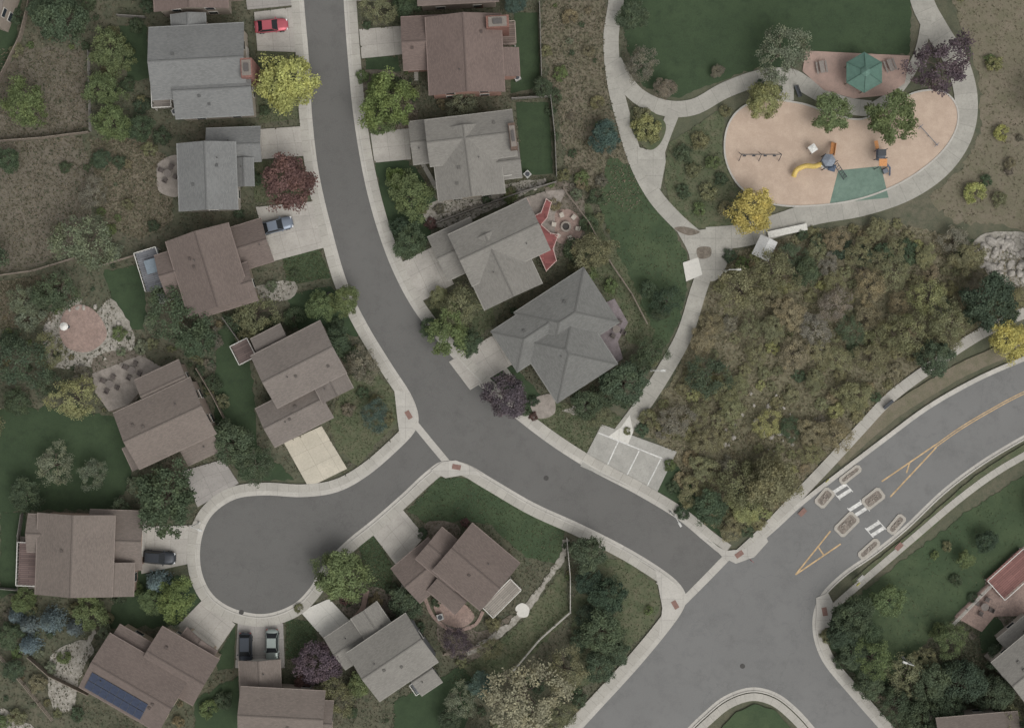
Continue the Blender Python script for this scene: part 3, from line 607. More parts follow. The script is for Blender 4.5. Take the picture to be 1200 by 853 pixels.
deck(588, 700, 46, 18, -45, 2., (146, 139, 130), 'pale railed deck on the lower right of the corner lot house')
deck(34, 660, 24, 50, 2, 2., (108, 90, 86), 'reddish-brown deck at the left end of the house beside the black car')
deck(286, 412, 22, 24, -27, 1.4, (110, 94, 90), 'small dark deck on the upper left of the taupe house with the tan driveway')
deck(595, 40, 18, 26, -3, 1.6, (122, 106, 97), 'small deck against the right side of the red-brown house', rail=(150, 136, 125))
deck(704, 374, 26, 30, -33, .5, (119, 108, 112), 'purplish deck in the notch of the large dark grey house', rail=(130, 120, 122), sides=(1,))
deck(495, 800, 26, 14, -34, 1.4, (104, 107, 111), 'slate grey deck at the lower right of the grey house at bottom centre')
deck(1186, 672, 56, 30, -42, .9, (128, 86, 80), 'red deck with white railing at the right edge above the brick patio')
def red_deck():
    P_ = [(600, 240), (618, 234), (626, 254), (634, 250), (640, 234), (646, 238), (641, 256), (634, 264), (645, 274), (654, 276), (648, 292), (652, 306), (640, 318), (632, 300), (620, 280), (606, 262)]
    z = 1.1; t = thing('deck', W(628, 272), 'zigzag-edged red deck at the right end of the grey-taupe house', 'deck'); b = t.location
    v = [W(x, y, z) - b for x, y in P_]; n = len(v); v2 = [p - Vector((0, 0, .2)) for p in v]
    mesh_obj('deck_floor', v + v2, [tuple(f) for f in tessellate_polygon([v])] + [(i, (i + 1) % n, n + (i + 1) % n, n + i) for i in range(n)], planks('planks_red', (142, 78, 76)), t, [(p.x, p.y) for p in v + v2])
    rm = plain('rail_pale_red', (182, 152, 145), .7)
    for i in range(1, 13):
        a, c = v[i], v[i + 1]; d = c - a; m = MB(); an = math.atan2(d.y, d.x); mid = (a + c) / 2
        m.box((mid.x, mid.y, z + .9), (d.length, .09, .07), an)
        m.build('railing', rm, t); BOX('post', (a.x, a.y, (z + .95) / 2), (.12, .12, z + .95), rm, t)
red_deck()
# ------------------------------------------------------------------ vegetation meshes
def leafmesh(name, cen, size, shade, bias=.8):
    cen = np.asarray(cen); n = len(cen)
    nr = NR.normal(size=(n, 3)); nr /= np.linalg.norm(nr, axis=1)[:, None]; nr[:, 2] = np.abs(nr[:, 2]) + bias; nr /= np.linalg.norm(nr, axis=1)[:, None]
    t = np.cross(nr, NR.normal(size=(n, 3))); t /= np.linalg.norm(t, axis=1)[:, None] + 1e-9; b = np.cross(nr, t)
    s = np.asarray(size).reshape(-1, 1) * np.ones((n, 1))
    v = np.stack([cen + t * s, cen + b * s * .62, cen - t * s, cen - b * s * .62], 1).reshape(-1, 3)
    f = np.arange(4 * n).reshape(-1, 4)
    me = bpy.data.meshes.new(name); me.from_pydata(v.tolist(), [], f.tolist())
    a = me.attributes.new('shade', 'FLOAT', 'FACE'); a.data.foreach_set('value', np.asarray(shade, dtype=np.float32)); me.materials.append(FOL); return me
def crown_round(nc=80, nl=85, zs=.5, zc=.95, ls=.038, spread=.86, lob=.16, crm=1.):
    ph = NR.uniform(0, 6.28, 3); C = []; SH = []; SZ = []
    for i in range(nc):
        u = NR.uniform(-.3, 1); az = NR.uniform(0, 6.283); hr = math.sqrt(max(0, 1 - u * u))
        rr = spread * (1 + lob * (.6 * math.sin(2 * az + ph[0]) + .5 * math.sin(3 * az + ph[1]) + .4 * math.sin(5 * az + ph[2]))) * NR.uniform(.5, 1) ** .6
        c = np.array([math.cos(az) * hr * rr, math.sin(az) * hr * rr, zc + u * zs * NR.uniform(.7, 1.05)]); cr = NR.uniform(.12, .25) * crm
        d = NR.normal(size=(nl, 3)); d /= np.linalg.norm(d, axis=1)[:, None]; d *= (NR.uniform(.1, 1.25, (nl, 1)) ** .6) * cr; d[:, 2] *= .8
        C.append(c + d); base = NR.uniform(.78, 1.2) * (.85 + .2 * max(0, u)); SH.append(base * (1 + .28 * d[:, 2] / cr) * NR.uniform(.8, 1.2, nl)); SZ.append(NR.uniform(.6, 1.25, nl) * ls)  # random tone per clump, brighter with height as painted light on the crown
    return leafmesh('crown', np.concatenate(C), np.concatenate(SZ), np.concatenate(SH))
def crown_conifer():
    C = []; SH = []; SZ = []
    for L in range(15):
        t = L / 14.; z = .25 + t * 2.35; r = (1 - t) ** .85 * 1.0 + .04; nb = int(7 + 7 * (1 - t)); a0 = NR.uniform(0, 6.28)
        for k in range(nb):
            az = a0 + k * 6.283 / nb + NR.uniform(-.15, .15); rr = r * NR.uniform(.82, 1.08); n = int(8 + 30 * r); q = NR.uniform(.08, 1, n)
            sp = .09 * (1.25 - q) + .02; x = q * rr; w = NR.normal(size=n) * sp
            C.append(np.stack([math.cos(az) * x - math.sin(az) * w, math.sin(az) * x + math.cos(az) * w, z - q * .22 * r + NR.normal(size=n) * .03], 1))
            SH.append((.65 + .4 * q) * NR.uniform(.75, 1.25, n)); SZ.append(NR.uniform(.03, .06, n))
    return leafmesh('crown', np.concatenate(C), np.concatenate(SZ), np.concatenate(SH), .5)
def trunk_mesh(h=.95, r=.05, limbs=7, reach=.7, twig=0):
    m = MB(); m.tube((0, 0, -.05), (0, 0, h * .55), r * 1.2, r * .8, 8); m.tube((0, 0, h * .55), (.02, .02, h * 1.2), r * .8, r * .3, 6)
    for k in range(limbs):
        a = k * 6.283 / limbs + NR.uniform(-.3, .3); z = h * NR.uniform(.4, .9); e = (math.cos(a) * reach * NR.uniform(.7, 1), math.sin(a) * reach * NR.uniform(.7, 1), z + .35 * NR.uniform(.6, 1.3))
        mid = (e[0] * .5, e[1] * .5, z + (e[2] - z) * .7); m.tube((0, 0, z), mid, r * .5, r * .35, 5); m.tube(mid, e, r * .35, r * .12, 5)
        for q in range(twig):
            b = a + NR.uniform(-.9, .9); l = NR.uniform(.2, .45); st = Vector(mid).lerp(Vector(e), NR.uniform(0, 1)); m.tube(st, st + Vector((math.cos(b) * l, math.sin(b) * l, NR.uniform(.05, .3))), r * .15, r * .05, 4)
    o = m.build('trunk', None); me = o.data; bpy.data.objects.remove(o); me.materials.append(plain('bark', (98, 88, 76), .95, var=.3)); return me
VAR = {
 'round': [(crown_round(), trunk_mesh()) for _ in range(6)],
 'lobed': [(crown_round(75, 85, .5, .95, .038, .9, .27), trunk_mesh()) for _ in range(4)],
 'airy': [(crown_round(85, 44, .5, .95, .034, .95, .26), trunk_mesh(twig=6)) for _ in range(4)],
 'conifer': [(crown_conifer(), trunk_mesh(2.2, .05, 5, .3)) for _ in range(3)],
 'shrub': [(crown_round(36, 60, .42, .45, .058, .84, .2, 1.15), trunk_mesh(.35, .05, 5, .5)) for _ in range(5)],
 'spiky': [(crown_round(95, 44, .5, .95, .038, .98, .38), trunk_mesh(twig=5)) for _ in range(2)]}
TC = {'dg': ((68, 82, 60), 'dark green'), 'vdg': ((56, 72, 56), 'very dark green'), 'g': ((88, 102, 62), 'mid green'), 'bg': ((94, 112, 58), 'bright green'), 'lg': ((118, 121, 76), 'yellow-green'), 'y': ((152, 144, 66), 'yellow'),
      'ly': ((136, 140, 74), 'lime yellow'), 'ol': ((104, 104, 74), 'olive green'), 'gg': ((100, 108, 86), 'grey-green'), 'pu': ((80, 70, 77), 'dark purple'), 'rd': ((94, 70, 66), 'dark red'), 'bs': ((100, 116, 120), 'blue-grey'), 'bl': ((70, 90, 81), 'bluish green'),
      'tn': ((130, 124, 104), 'dull grey-tan'), 'br': ((112, 105, 80), 'brownish'), 'gb': ((106, 101, 88), 'grey-brown')}
VEG = []
def plant(px, py, r, c, kind='round', label=None, cat=None, group=None, hs=1., name=None, kk=1.55):
    rm = r * S; zc = rm * (.95 if kind != 'shrub' else .4) * hs
    p = W(px, py, zc); p.z = 0
    nm = {'conifer': 'conifer', 'shrub': 'shrub'}.get(kind, 'tree')
    t = thing(name or {'conifer': 'conifer_tree', 'shrub': 'shrub', 'tree': 'leafy_tree'}[nm], p, label, cat or ('shrub' if nm == 'shrub' else 'tree'), group, R.uniform(0, 6.28)); t.scale = (rm, rm, rm * hs * R.uniform(.9, 1.1))
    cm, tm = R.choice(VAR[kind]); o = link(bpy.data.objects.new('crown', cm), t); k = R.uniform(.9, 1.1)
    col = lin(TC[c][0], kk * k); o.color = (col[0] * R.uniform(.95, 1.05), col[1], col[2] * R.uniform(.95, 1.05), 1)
    link(bpy.data.objects.new('trunk' if nm != 'shrub' else 'stem', tm), t)
    if label is None: VEG.append((t, px, py, r, c, kind))
    return t
TREES = '''75 25 32 dg r;48 12 18 dg r;130 60 27 g l;122 105 22 g l;30 122 28 g l;132 145 23 g r;162 150 18 dg r;10 188 15 dg r;110 228 18 gb a;120 186 12 dg r;103 282 35 gg a;68 340 26 dg a;30 352 20 gg a;205 372 36 dg a;232 400 24 dg r;212 345 18 ol a;300 366 26 ol a;376 360 20 g r;402 354 20 g r;426 428 20 gb a;88 466 27 lg a;65 545 23 gg a;110 556 18 gg a;30 580 22 dg r;195 582 40 dg l;180 570 20 ol a;272 520 28 dg r;300 545 22 dg a;22 425 32 dg a;60 412 20 ol a;20 470 18 dg r;438 486 18 bl a;395 400 18 dg r;58 450 18 dg a;140 600 16 dg r
28 703 16 g r;106 718 22 g l;206 702 25 bg l;180 705 18 g r;197 747 15 gg a;12 745 18 dg r;15 785 14 dg r;372 776 28 pu r;392 815 24 ol a;355 800 12 rd r;425 800 18 g r;402 676 34 g r;388 668 22 g a;476 708 22 dg r;535 752 18 pu a;562 802 18 bl r;540 822 20 gg a;528 843 16 dg r;615 815 46 tn a;662 785 26 ol a;575 760 14 ol a;688 650 24 dg r;690 680 18 vdg r;712 700 25 vdg r;706 740 28 dg r;690 722 16 vdg r;702 782 20 dg r;655 838 20 ol a;725 765 16 dg r
457 118 34 bg l;445 142 18 g r;446 100 16 bg r;542 122 18 gg a;440 8 22 ol a;476 8 18 dg r;604 4 14 bl r;482 230 28 g l;480 284 21 dg r;465 210 14 bg r;694 296 24 ol l;708 162 20 bl r;636 103 13 dg r;470 268 14 vdg r;525 392 28 g l;548 402 18 dg r;505 384 14 dg r;540 360 24 ol a;515 350 14 ol r;593 464 28 pu r;732 450 28 dg r;715 462 18 dg r;688 474 20 dg r;700 488 16 ol a;765 410 18 dg a;752 425 14 dg r;782 352 18 vdg a;742 18 20 dg r;775 365 12 dg r;760 340 12 dg r
752 76 20 gb a;778 104 14 gb r;916 60 32 gg a;840 84 8 gb r;897 117 24 lg r;974 132 26 g r;1045 136 33 g r;1103 76 34 pu s;880 248 29 y r;1183 400 26 y r;1160 352 36 vdg r;1096 420 24 dg r;830 440 26 dg a;850 455 18 ol a;832 596 22 dg r;905 566 32 ol r;870 570 28 ol a;1110 375 26 ol a;1088 350 24 lg a;1060 390 26 ol a;945 320 18 dg r;870 340 30 ol a;905 320 28 ol a
1042 704 21 g r;1000 722 26 dg r;988 742 22 vdg r;1000 765 20 dg r;1022 772 24 g a;1060 790 24 ol a;1050 830 22 dg a;1115 750 20 g a;1156 634 14 vdg r;1132 655 12 g r;1130 798 28 vdg r;1165 812 24 dg r;1090 800 26 dg r;1080 842 26 dg r;1110 830 22 dg r;1180 848 22 ol a;1018 800 20 dg r;1085 770 14 ol a;1170 770 18 dg r;1020 745 18 dg r;1150 845 14 g r
1118 -30 30 ol r;1235 120 30 ol a;-30 300 34 dg r;-28 500 34 ol a;-30 700 30 dg r;560 885 30 dg a;1235 600 26 g r;1230 860 36 dg r;150 -32 32 dg r;900 -35 30 g r;150 885 20 g r;1240 300 30 dg a;660 -30 20 ol a'''
K = {'r': 'round', 'l': 'lobed', 'a': 'airy', 's': 'spiky'}
for s in TREES.replace('\n', ';').split(';'):
    a = s.split(); plant(int(a[0]), int(a[1]), int(a[2]), a[3], K[a[4]])
plant(335, 97, 37, 'ly', 'round', 'large lime yellow tree in the front yard right of the house beside the red car')
plant(338, 216, 34, 'rd', 'round', 'dark red maple tree at the kerb between the two left driveways')
for x, y, r in ((33, 732, 14), (60, 728, 18), (34, 756, 15), (86, 736, 12), (18, 722, 12), (184, 682, 17)): plant(x, y, r, 'bs', 'conifer')
SHR = '''757 150 18 lg;752 136 12 ol;764 160 10 lg;1165 76 11 lg;1173 156 10 ly;1160 70 7 g;1142 226 14 ly;845 82 5 gb;60 350 18 dg;35 370 20 gg;95 440 12 gb;12 400 14 dg;345 372 14 dg;288 395 12 ol;272 378 12 dg;320 380 10 dg;505 262 8 rd;650 240 8 br;690 262 12 dg;672 292 14 dg;690 320 12 g;715 335 10 g;735 505 5 ol;615 480 8 dg;625 470 7 vdg;625 488 6 rd;495 625 7 dg;520 628 9 ol;512 640 6 g;545 612 6 rd;460 690 9 dg;440 705 10 br;425 722 8 gb;405 702 8 rd;350 712 6 ol;490 735 9 dg;512 705 7 dg;680 750 14 dg;665 640 6 dg;760 715 6 g;455 490 8 ol;440 470 9 ol;425 460 8 dg;408 480 9 gb;410 415 12 dg;285 535 12 dg;250 450 12 dg;262 470 10 ol;250 500 10 dg;150 610 8 dg;160 570 12 gg;140 700 10 dg;160 690 9 g;238 790 10 dg;245 830 12 g;262 820 12 dg;20 840 12 ol;45 800 12 br;75 770 9 g;110 780 8 dg;430 30 6 dg;425 90 9 g;480 135 9 gb;495 245 7 ol;515 245 7 gb;570 235 6 dg;600 225 7 ol;640 60 8 ol;645 130 7 dg;650 160 6 dg;660 205 9 ol;700 120 9 ol;690 60 8 br;668 20 10 br;800 180 12 dg;820 165 12 ol;812 200 10 ol;835 190 10 g;800 225 10 dg;830 225 12 ol;845 210 9 dg;850 245 10 ol;820 245 9 g;912 105 6 dg;890 100 8 dg;850 130 8 ol;855 300 9 dg;870 310 10 g;940 275 8 dg;960 285 12 dg;985 292 14 vdg;1010 300 14 vdg;1035 298 14 dg;1062 290 12 dg;1130 290 14 dg;1185 370 10 dg;1140 370 12 dg;1110 640 7 ol;1095 650 6 g;1120 680 8 dg;1140 700 7 dg;1100 740 12 g;970 745 10 ol;985 775 10 dg;880 600 12 dg;800 600 10 dg;790 570 9 dg;785 545 8 g;848 612 10 ol;870 615 9 ol;780 500 14 ol;760 490 12 ol;172 8 9 dg;160 30 10 dg;150 60 9 g;165 125 10 dg;150 100 10 dg;190 160 12 dg;175 175 10 ol;140 190 9 dg;300 210 9 dg;295 165 6 g;310 130 7 dg;350 70 5 g;150 240 8 ol;130 270 8 g;180 265 8 dg;280 250 7 dg;345 320 6 dg;318 335 8 gg;395 380 9 dg;20 20 10 dg;20 60 10 ol;98 20 9 dg'''
for s in SHR.replace('\n', ';').split(';'):
    a = s.split(); plant(int(a[0]), int(a[1]), int(a[2]), a[3], 'shrub')
cnt = 0; pts = []
for _ in range(5000):
    x, y = R.uniform(750, 1210), R.uniform(262, 630); r = R.choice((7, 9, 11, 14, 17, 20))
    if not inpoly(x, y, SCR) or masked(MASK, x, y) or masked(MASK, x + r * .7, y) or masked(MASK, x - r * .7, y) or masked(MASK, x, y + r * .7) or masked(MASK, x, y - r * .7): continue
    if any((x - q[0]) ** 2 + (y - q[1]) ** 2 < (6 + .55 * q[2] + .45 * r) ** 2 for q in pts): continue
    if 1135 < x < 1215 and 268 < y < 335: continue
    if 830 < x < 950 and 455 < y < 540 and R.random() < .75: continue
    if noise.noise(Vector((x * .02, y * .02, 4))) > .16 and R.random() < .75: continue
    pts.append((x, y, r)); n = noise.noise(Vector((x * .012, y * .012, 0)))
    c = R.choices(('ol', 'br', 'lg', 'dg', 'gb'), (7, 2 - 2 * n, .9, .6 + 1.2 * max(0, n), .8))[0]
    tg = {'ol': 'olive', 'br': 'brownish', 'lg': 'yellow-green', 'dg': 'dark green', 'gb': 'grey-brown'}[c]
    plant(x, y, r, c, R.choice(('airy', 'airy', 'lobed')) if r > 11 else 'shrub', tg + ' scrub oak bush in the thicket between the park path and the main road', 'bush', tg + ' scrub bushes on the slope', hs=.7, name='scrub_bush', kk=1.75)
    cnt += 1
    if cnt > 210: break
YARD = [((0, 0, 175, 330), 36), ((0, 330, 260, 600), 50), ((0, 690, 290, 853), 30), ((380, 640, 680, 853), 32), ((560, 210, 790, 480), 28), ((230, 370, 470, 560), 20), ((970, 690, 1200, 853), 45), ((600, 0, 730, 210), 14), ((420, 60, 520, 420), 20), ((1120, 0, 1200, 260), 6)]
for (x0, y0, x1, y1), n in YARD:
    k = 0; near = min(LM, key=lambda q: (q[0] - (x0 + x1) / 2) ** 2 + (q[1] - (y0 + y1) / 2) ** 2)[2]
    for _ in range(n * 12):
        x, y, r = R.uniform(x0, x1), R.uniform(y0, y1), R.choice((3, 4, 5, 6, 8, 10))
        if masked(MASK, x, y) or masked(LAWN, x, y) or masked(MASK, x + r, y) or masked(MASK, x, y + r) or masked(MASK, x - r, y) or masked(MASK, x, y - r): continue
        if any(inpoly(x, y, p) for p in DRY[:2]) and R.random() < .93: continue
        c = R.choice(('dg', 'ol', 'ol', 'gg', 'g', 'br', 'gb', 'dg', 'dg'))
        plant(x, y, r, c, 'shrub', 'low %s garden shrub in the plantings near the %s' % (TC[c][1], near), 'shrub', 'low garden shrubs near the ' + near, name='garden_shrub'); k += 1
        if k >= n: break
def direction(dx, dy):
    a = math.degrees(math.atan2(dy, dx)) % 360
    return ['right of', 'below right of', 'below', 'below left of', 'left of', 'above left of', 'above', 'above right of'][int((a + 22.5) // 45) % 8]
bag = {}
for t, px, py, r, c, kind in VEG:
    l = min(LM, key=lambda q: (q[0] - px) ** 2 + (q[1] - py) ** 2); d = direction(px - l[0], py - l[1])
    sz = 'large' if r >= 28 else ('small' if r < 15 else 'medium'); kn = {'conifer': 'spruce', 'shrub': 'shrub', 'airy': 'open-crowned tree', 'lobed': 'lobed tree', 'round': 'round tree', 'spiky': 'spiky tree'}[kind]
    bag.setdefault(('%s %s' % (TC[c][1], kn), d, l[2]), []).append((math.hypot(px - l[0], py - l[1]), t, sz))
ORD = ['nearest', 'second nearest', 'third nearest', 'fourth nearest', 'fifth nearest', 'sixth nearest', 'seventh nearest', 'eighth nearest']
for (w, d, l), it in bag.items():
    it.sort(key=lambda q: q[0])
    for i, (_, t, sz) in enumerate(it): t['label'] = '%s %s %s the %s' % (sz, w, d, l) if len(it) == 1 else '%s %s %s the %s' % (ORD[min(i, 7)], w, d, l)
def cover(name, poly, n, cols, size, hgt=.12, avoid_lawn=True):
    xs = [p[0] for p in poly]; ys = [p[1] for p in poly]; P_ = []; k = 0
    for _ in range(8):
        x = NR.uniform(min(xs), max(xs), n); y = NR.uniform(min(ys), max(ys), n); ok = pip(x, y, poly)
        ii = np.clip(((y - MY0) / MS).astype(int), 0, MASK.shape[0] - 1); jj = np.clip(((x - MX0) / MS).astype(int), 0, MASK.shape[1] - 1)
        ok &= ~MASK[ii, jj]
        if avoid_lawn: ok &= ~LAWN[ii, jj]
        P_.append(np.stack([x[ok], y[ok]], 1)); k += ok.sum()
        if k > n: break
    p = np.concatenate(P_)[:n]
    w = np.stack([(p[:, 0] - 600) * S, (426.5 - p[:, 1]) * S, NR.uniform(.1, .1 + hgt, len(p))], 1)
    ns = np.array([noise.noise(Vector((a * .25, b * .25, 1.))) for a, b in w[:, :2]])
    idx = np.clip(((NR.uniform(size=len(p)) * .7 + (ns * .5 + .5) * .6 - .15) * len(cols)).astype(int), 0, len(cols) - 1)
    for c, co in enumerate(cols):
        m = idx == c
        if not m.any(): continue
        me = leafmesh(name, w[m], NR.uniform(.5, 1.3, m.sum()) * size, NR.uniform(.75, 1.25, m.sum()), .6)
        o = link(bpy.data.objects.new(name, me)); o.color = lin(co, 1.3); tag(o, kind='stuff')
for p in DRY: cover('dry_grass', p, 4500, ((100, 94, 75), (116, 107, 90), (88, 88, 65)), .12, avoid_lawn=False)
cover('scrub_grass', SCR, 26000, ((104, 100, 74), (122, 114, 92), (94, 95, 68)), .15, .3)
cover('ground_cover', [(-30, -30), (470, -30), (470, 560), (250, 560), (290, 870), (-30, 870)], 22000, ((66, 76, 55), (96, 91, 75), (80, 84, 63)), .14, .25)
cover('ground_cover', [(420, -30), (720, -30), (800, 300), (700, 500), (500, 420)], 10000, ((70, 78, 57), (98, 93, 77), (82, 84, 63)), .13, .2)
cover('ground_cover', [(280, 730), (470, 560), (660, 620), (760, 740), (640, 880), (280, 880)], 8000, ((70, 78, 57), (98, 93, 77), (82, 84, 63)), .13, .2)
cover('ground_cover', [(960, 780), (1220, 550), (1220, 880), (1060, 880)], 8000, ((62, 74, 51), (86, 85, 67), (76, 82, 59)), .13, .25)
for p, m, j in LAWNS:
    if m != 'lawn': cover('lawn_tufts', p, 1500, ((62, 78, 50), (76, 85, 57), (88, 88, 65)), .1, .06, avoid_lawn=False)
# ------------------------------------------------------------------ cars
def car(px, py, ang, col, label, suv=False):
    t = thing('parked_car', W(px, py) + Vector((0, 0, .222)), label, 'car', None, -rad(ang))
    paint = plain('car_paint_%d' % col[0], col, .3, .3, var=.04); gl = plain('car_glass', (28, 32, 36), .08); k = 1.18 if suv else 1.
    xs = [-2.32, -2.26, -1.9, -1.2, 0, 1.0, 1.7, 2.15, 2.34]; hw = [.6, .78, .88, .91, .92, .91, .87, .78, .55]; zt = [.72, .88, .94, .95, .95, .93, .85, .74, .58]
    v = []; n = 10
    for x, w, z in zip(xs, hw, zt):
        z *= k
        for a, b in ((-.9, .28), (-1, .5), (-.99, z - .14), (-.86, z - .01), (-.4, z + .03), (.4, z + .03), (.86, z - .01), (.99, z - .14), (1, .5), (.9, .28)): v.append((x, a * w, b))
    f = [(i * n + j, (i + 1) * n + j, (i + 1) * n + (j + 1) % n, i * n + (j + 1) % n) for i in range(len(xs) - 1) for j in range(n)] + [tuple(range(n)), tuple(range((len(xs) - 1) * n, len(xs) * n))[::-1]]
    mesh_obj('body', v, f, paint, t, smooth=True)
    zb = .93 * k; zr = (1.46 if not suv else 1.75); b = ((-2.1 if suv else -1.85), .95); tt = ((-1.75 if suv else -1.15), .15); wb, wt = .83, .64
    B = [(b[0], -wb, zb), (b[1], -wb, zb), (b[1], wb, zb), (b[0], wb, zb)]; Tq = [(tt[0], -wt, zr), (tt[1], -wt, zr), (tt[1], wt, zr), (tt[0], wt, zr)]
    for nm, q in (('windshield', (1, 2)), ('rear_window', (3, 0)), ('side_window', (0, 1)), ('side_window', (2, 3))):
        mesh_obj(nm, [B[q[0]], B[q[1]], Tq[q[1]], Tq[q[0]]], [(0, 1, 2, 3)], gl, t)
    m = MB(); m.box(((tt[0] + tt[1]) / 2, 0, zr + .02), (tt[1] - tt[0] + .08, wt * 2 + .06, .06), 0, .94); m.build('car_roof', paint, t)
    for q in range(4): TUBE('pillar', B[q], Tq[q], .035, paint, t, n=6)
    for x in (-1.42, 1.42):
        for s in (-1, 1):
            ty = TUBE('wheel', (x, s * .72, .34), (x, s * .93, .34), .34, plain('tyre_rubber', (36, 36, 36), .9), t, n=18); TUBE('rim', (x, s * .9, .34), (x, s * .945, .34), .2, plain('rim_metal', (150, 150, 152), .3, .8), ty, n=12)
    for s in (-1, 1):
        BOX('headlight', (2.16, s * .6, .66 * k), (.22, .3, .14), plain('lamp_glass', (210, 212, 214), .2), t, -s * .3)
        BOX('taillight', (-2.25, s * .66, .78 * k), (.12, .28, .16), plain('lamp_red', (130, 24, 22), .3), t, s * .2)
        BOX('wing_mirror', (.72, s * 1.0, .98 * k), (.16, .2, .13), paint, t)
    BOX('number_plate', (-2.34, 0, .6 * k), (.03, .4, .14), TRIM, t)
    return t
car(319, 32, -5, (168, 72, 84), 'red car parked on the driveway at the top of the left side')
car(325, 265, -14, (104, 114, 128), 'blue-grey car parked below the dark red maple')
car(188, 652, 4, (48, 52, 58), 'black car parked left of the cul-de-sac', True)
car(289, 759, 90, (54, 60, 68), 'dark slate car, left of the pair below the cul-de-sac', True)
car(320, 755, 90, (126, 136, 132), 'pale grey-green car, right of the pair below the cul-de-sac')
# ------------------------------------------------------------------ playground
def posts(t, L, z, mat, r=.06):
    for x, y in L: TUBE('post', (x, y, 0), (x, y, z), r, mat, t)
dark = plain('steel_dark', (64, 68, 73), .5); yel = plain('slide_yellow', (200, 168, 62), .4); ora = plain('slide_orange', (196, 130, 62), .4); blu = plain('play_blue', (70, 84, 104), .5); wht = plain('play_white', (200, 200, 195), .5); gry = plain('play_grey', (104, 110, 120), .6); hub = plain('hub_grey', (118, 126, 138), .6)
def hexpts(r, n=6, a0=0, sx=1.): return [(math.cos(a0 + k * 2 * math.pi / n) * r * sx, math.sin(a0 + k * 2 * math.pi / n) * r) for k in range(n)]
def poly_roof(name, r, z0, z1, mat, t, n=6, sx=1., c=(0, 0), a0=0.):
    p = hexpts(r, n, a0, sx); v = [(c[0] + x, c[1] + y, z0) for x, y in p] + [(c[0], c[1], z1)] + [(c[0] + x, c[1] + y, z0 - .12) for x, y in p]
    return mesh_obj(name, v, [(k, (k + 1) % n, n) for k in range(n)] + [(k, (k + 1) % n, n + 1 + (k + 1) % n, n + 1 + k) for k in range(n)], mat, t)
t = thing('play_structure', W(967, 192) + Vector((0, 0, .18)), 'play structure with yellow curved slide and orange slide on the tan play surface', 'play structure')
m = MB(); p = hexpts(1.1); m.add([(x, y, 1.5) for x, y in p] + [(x, y, 1.38) for x, y in p], [tuple(range(6)), tuple(range(6, 12))[::-1]] + [(k, (k + 1) % 6, 6 + (k + 1) % 6, 6 + k) for k in range(6)]); m.build('platform', gry, t)
posts(t, p, 3., dark); poly_roof('roof', .95, 2.9, 3.4, hub, t, c=(-.1, .1)); poly_roof('roof', .7, 2.6, 3., blu, t, 4, c=(.4, -.9), a0=.5); BOX('panel', (-.7, -.8, 1.9), (.9, .08, .8), wht, t, -.6)
m = MB(); c = catmull([(-.9, -.3), (-1.9, -.6), (-3., -.5), (-4.2, -1.0), (-4.6, -1.9)], False, 5); zz = [1.6 - 1.25 * i / (len(c) - 1) for i in range(len(c))]; m.path([(x, y, z + .35) for (x, y), z in zip(c, zz)], .36, 12); m.build('tube_slide', yel, t)
m = MB(); a = Vector((.6, 1., 1.5)); b = Vector((1.1, 2.9, .3))
for s, w, h in ((0, .6, .06), (-.32, .08, .3), (.32, .08, .3)):
    d = (b - a).normalized(); n = Vector((d.y, -d.x, 0)).normalized(); q = [a + n * (s - w / 2), a + n * (s + w / 2), b + n * (s + w / 2), b + n * (s - w / 2)]; m.add(q + [v + Vector((0, 0, h)) for v in q], [(0, 1, 2, 3), (4, 5, 6, 7), (0, 1, 5, 4), (1, 2, 6, 5), (2, 3, 7, 6), (3, 0, 4, 7)])
m.build('slide', ora, t)
m = MB()
for k in range(7): m.tube((1.0 + k * .25, -.5 - k * .28, 1.45 - k * .19), (1.4 + k * .25, -.1 - k * .28, 1.45 - k * .19), .04)
m.tube((1.0, -.5, 1.5), (2.6, -2.3, .1), .05); m.tube((1.4, -.1, 1.5), (3., -1.9, .1), .05); m.build('climbing_ladder', dark, t)
t = thing('play_structure', W(1029, 188) + Vector((0, 0, .18)), 'smaller play structure with orange panels and dark posts, right of the yellow-slide one', 'play structure')
posts(t, [(-.6, -1.3), (.6, -1.3), (-.6, 1.2), (.6, 1.2), (-.6, 0), (.6, 0)], 2.8, dark); BOX('platform', (0, .5, 1.4), (1.3, 1.5, .12), gry, t); BOX('roof', (0, -.7, 2.8), (1.1, 1., .1), ora, t); BOX('panel', (-.65, .6, 2.), (.08, 1.3, .9), blu, t); BOX('roof', (-.1, .7, 2.75), (1.1, .9, .1), dark, t)
BOX('slide', (-.4, 1.9, .8), (.5, 1.4, .1), ora, t, .2); m = MB(); m.path([(.7, -.6, 1.5), (1.4, -1.2, 1.), (1.5, -2.2, .3)], .12); m.build('climbing_pole', blu, t); BOX('step', (.9, -1.6, .35), (.7, .6, .5), gry, t, .4)
t = thing('play_canopy', W(950, 176) + Vector((0, 0, .18)), 'small white square canopy left of the larger play structure', 'play canopy', rz=.6)
posts(t, [(-.45, -.45), (.45, -.45), (.45, .45), (-.45, .45)], 1.5, dark, .04); poly_roof('canopy', .75, 1.5, 1.7, wht, t, 4, a0=math.pi / 4)
t = thing('swing_set', W(889, 184) + Vector((0, 0, .18)), 'long dark metal swing set at the left of the play surface', 'swing set')
TUBE('top_bar', (-2.8, 0, 2.4), (2.8, 0, 2.4), .06, dark, t)
for x in (-2.8, 0, 2.8):
    for s in (-1, 1): TUBE('leg', (x, 0, 2.4), (x, s * .6, 0), .05, dark, t)
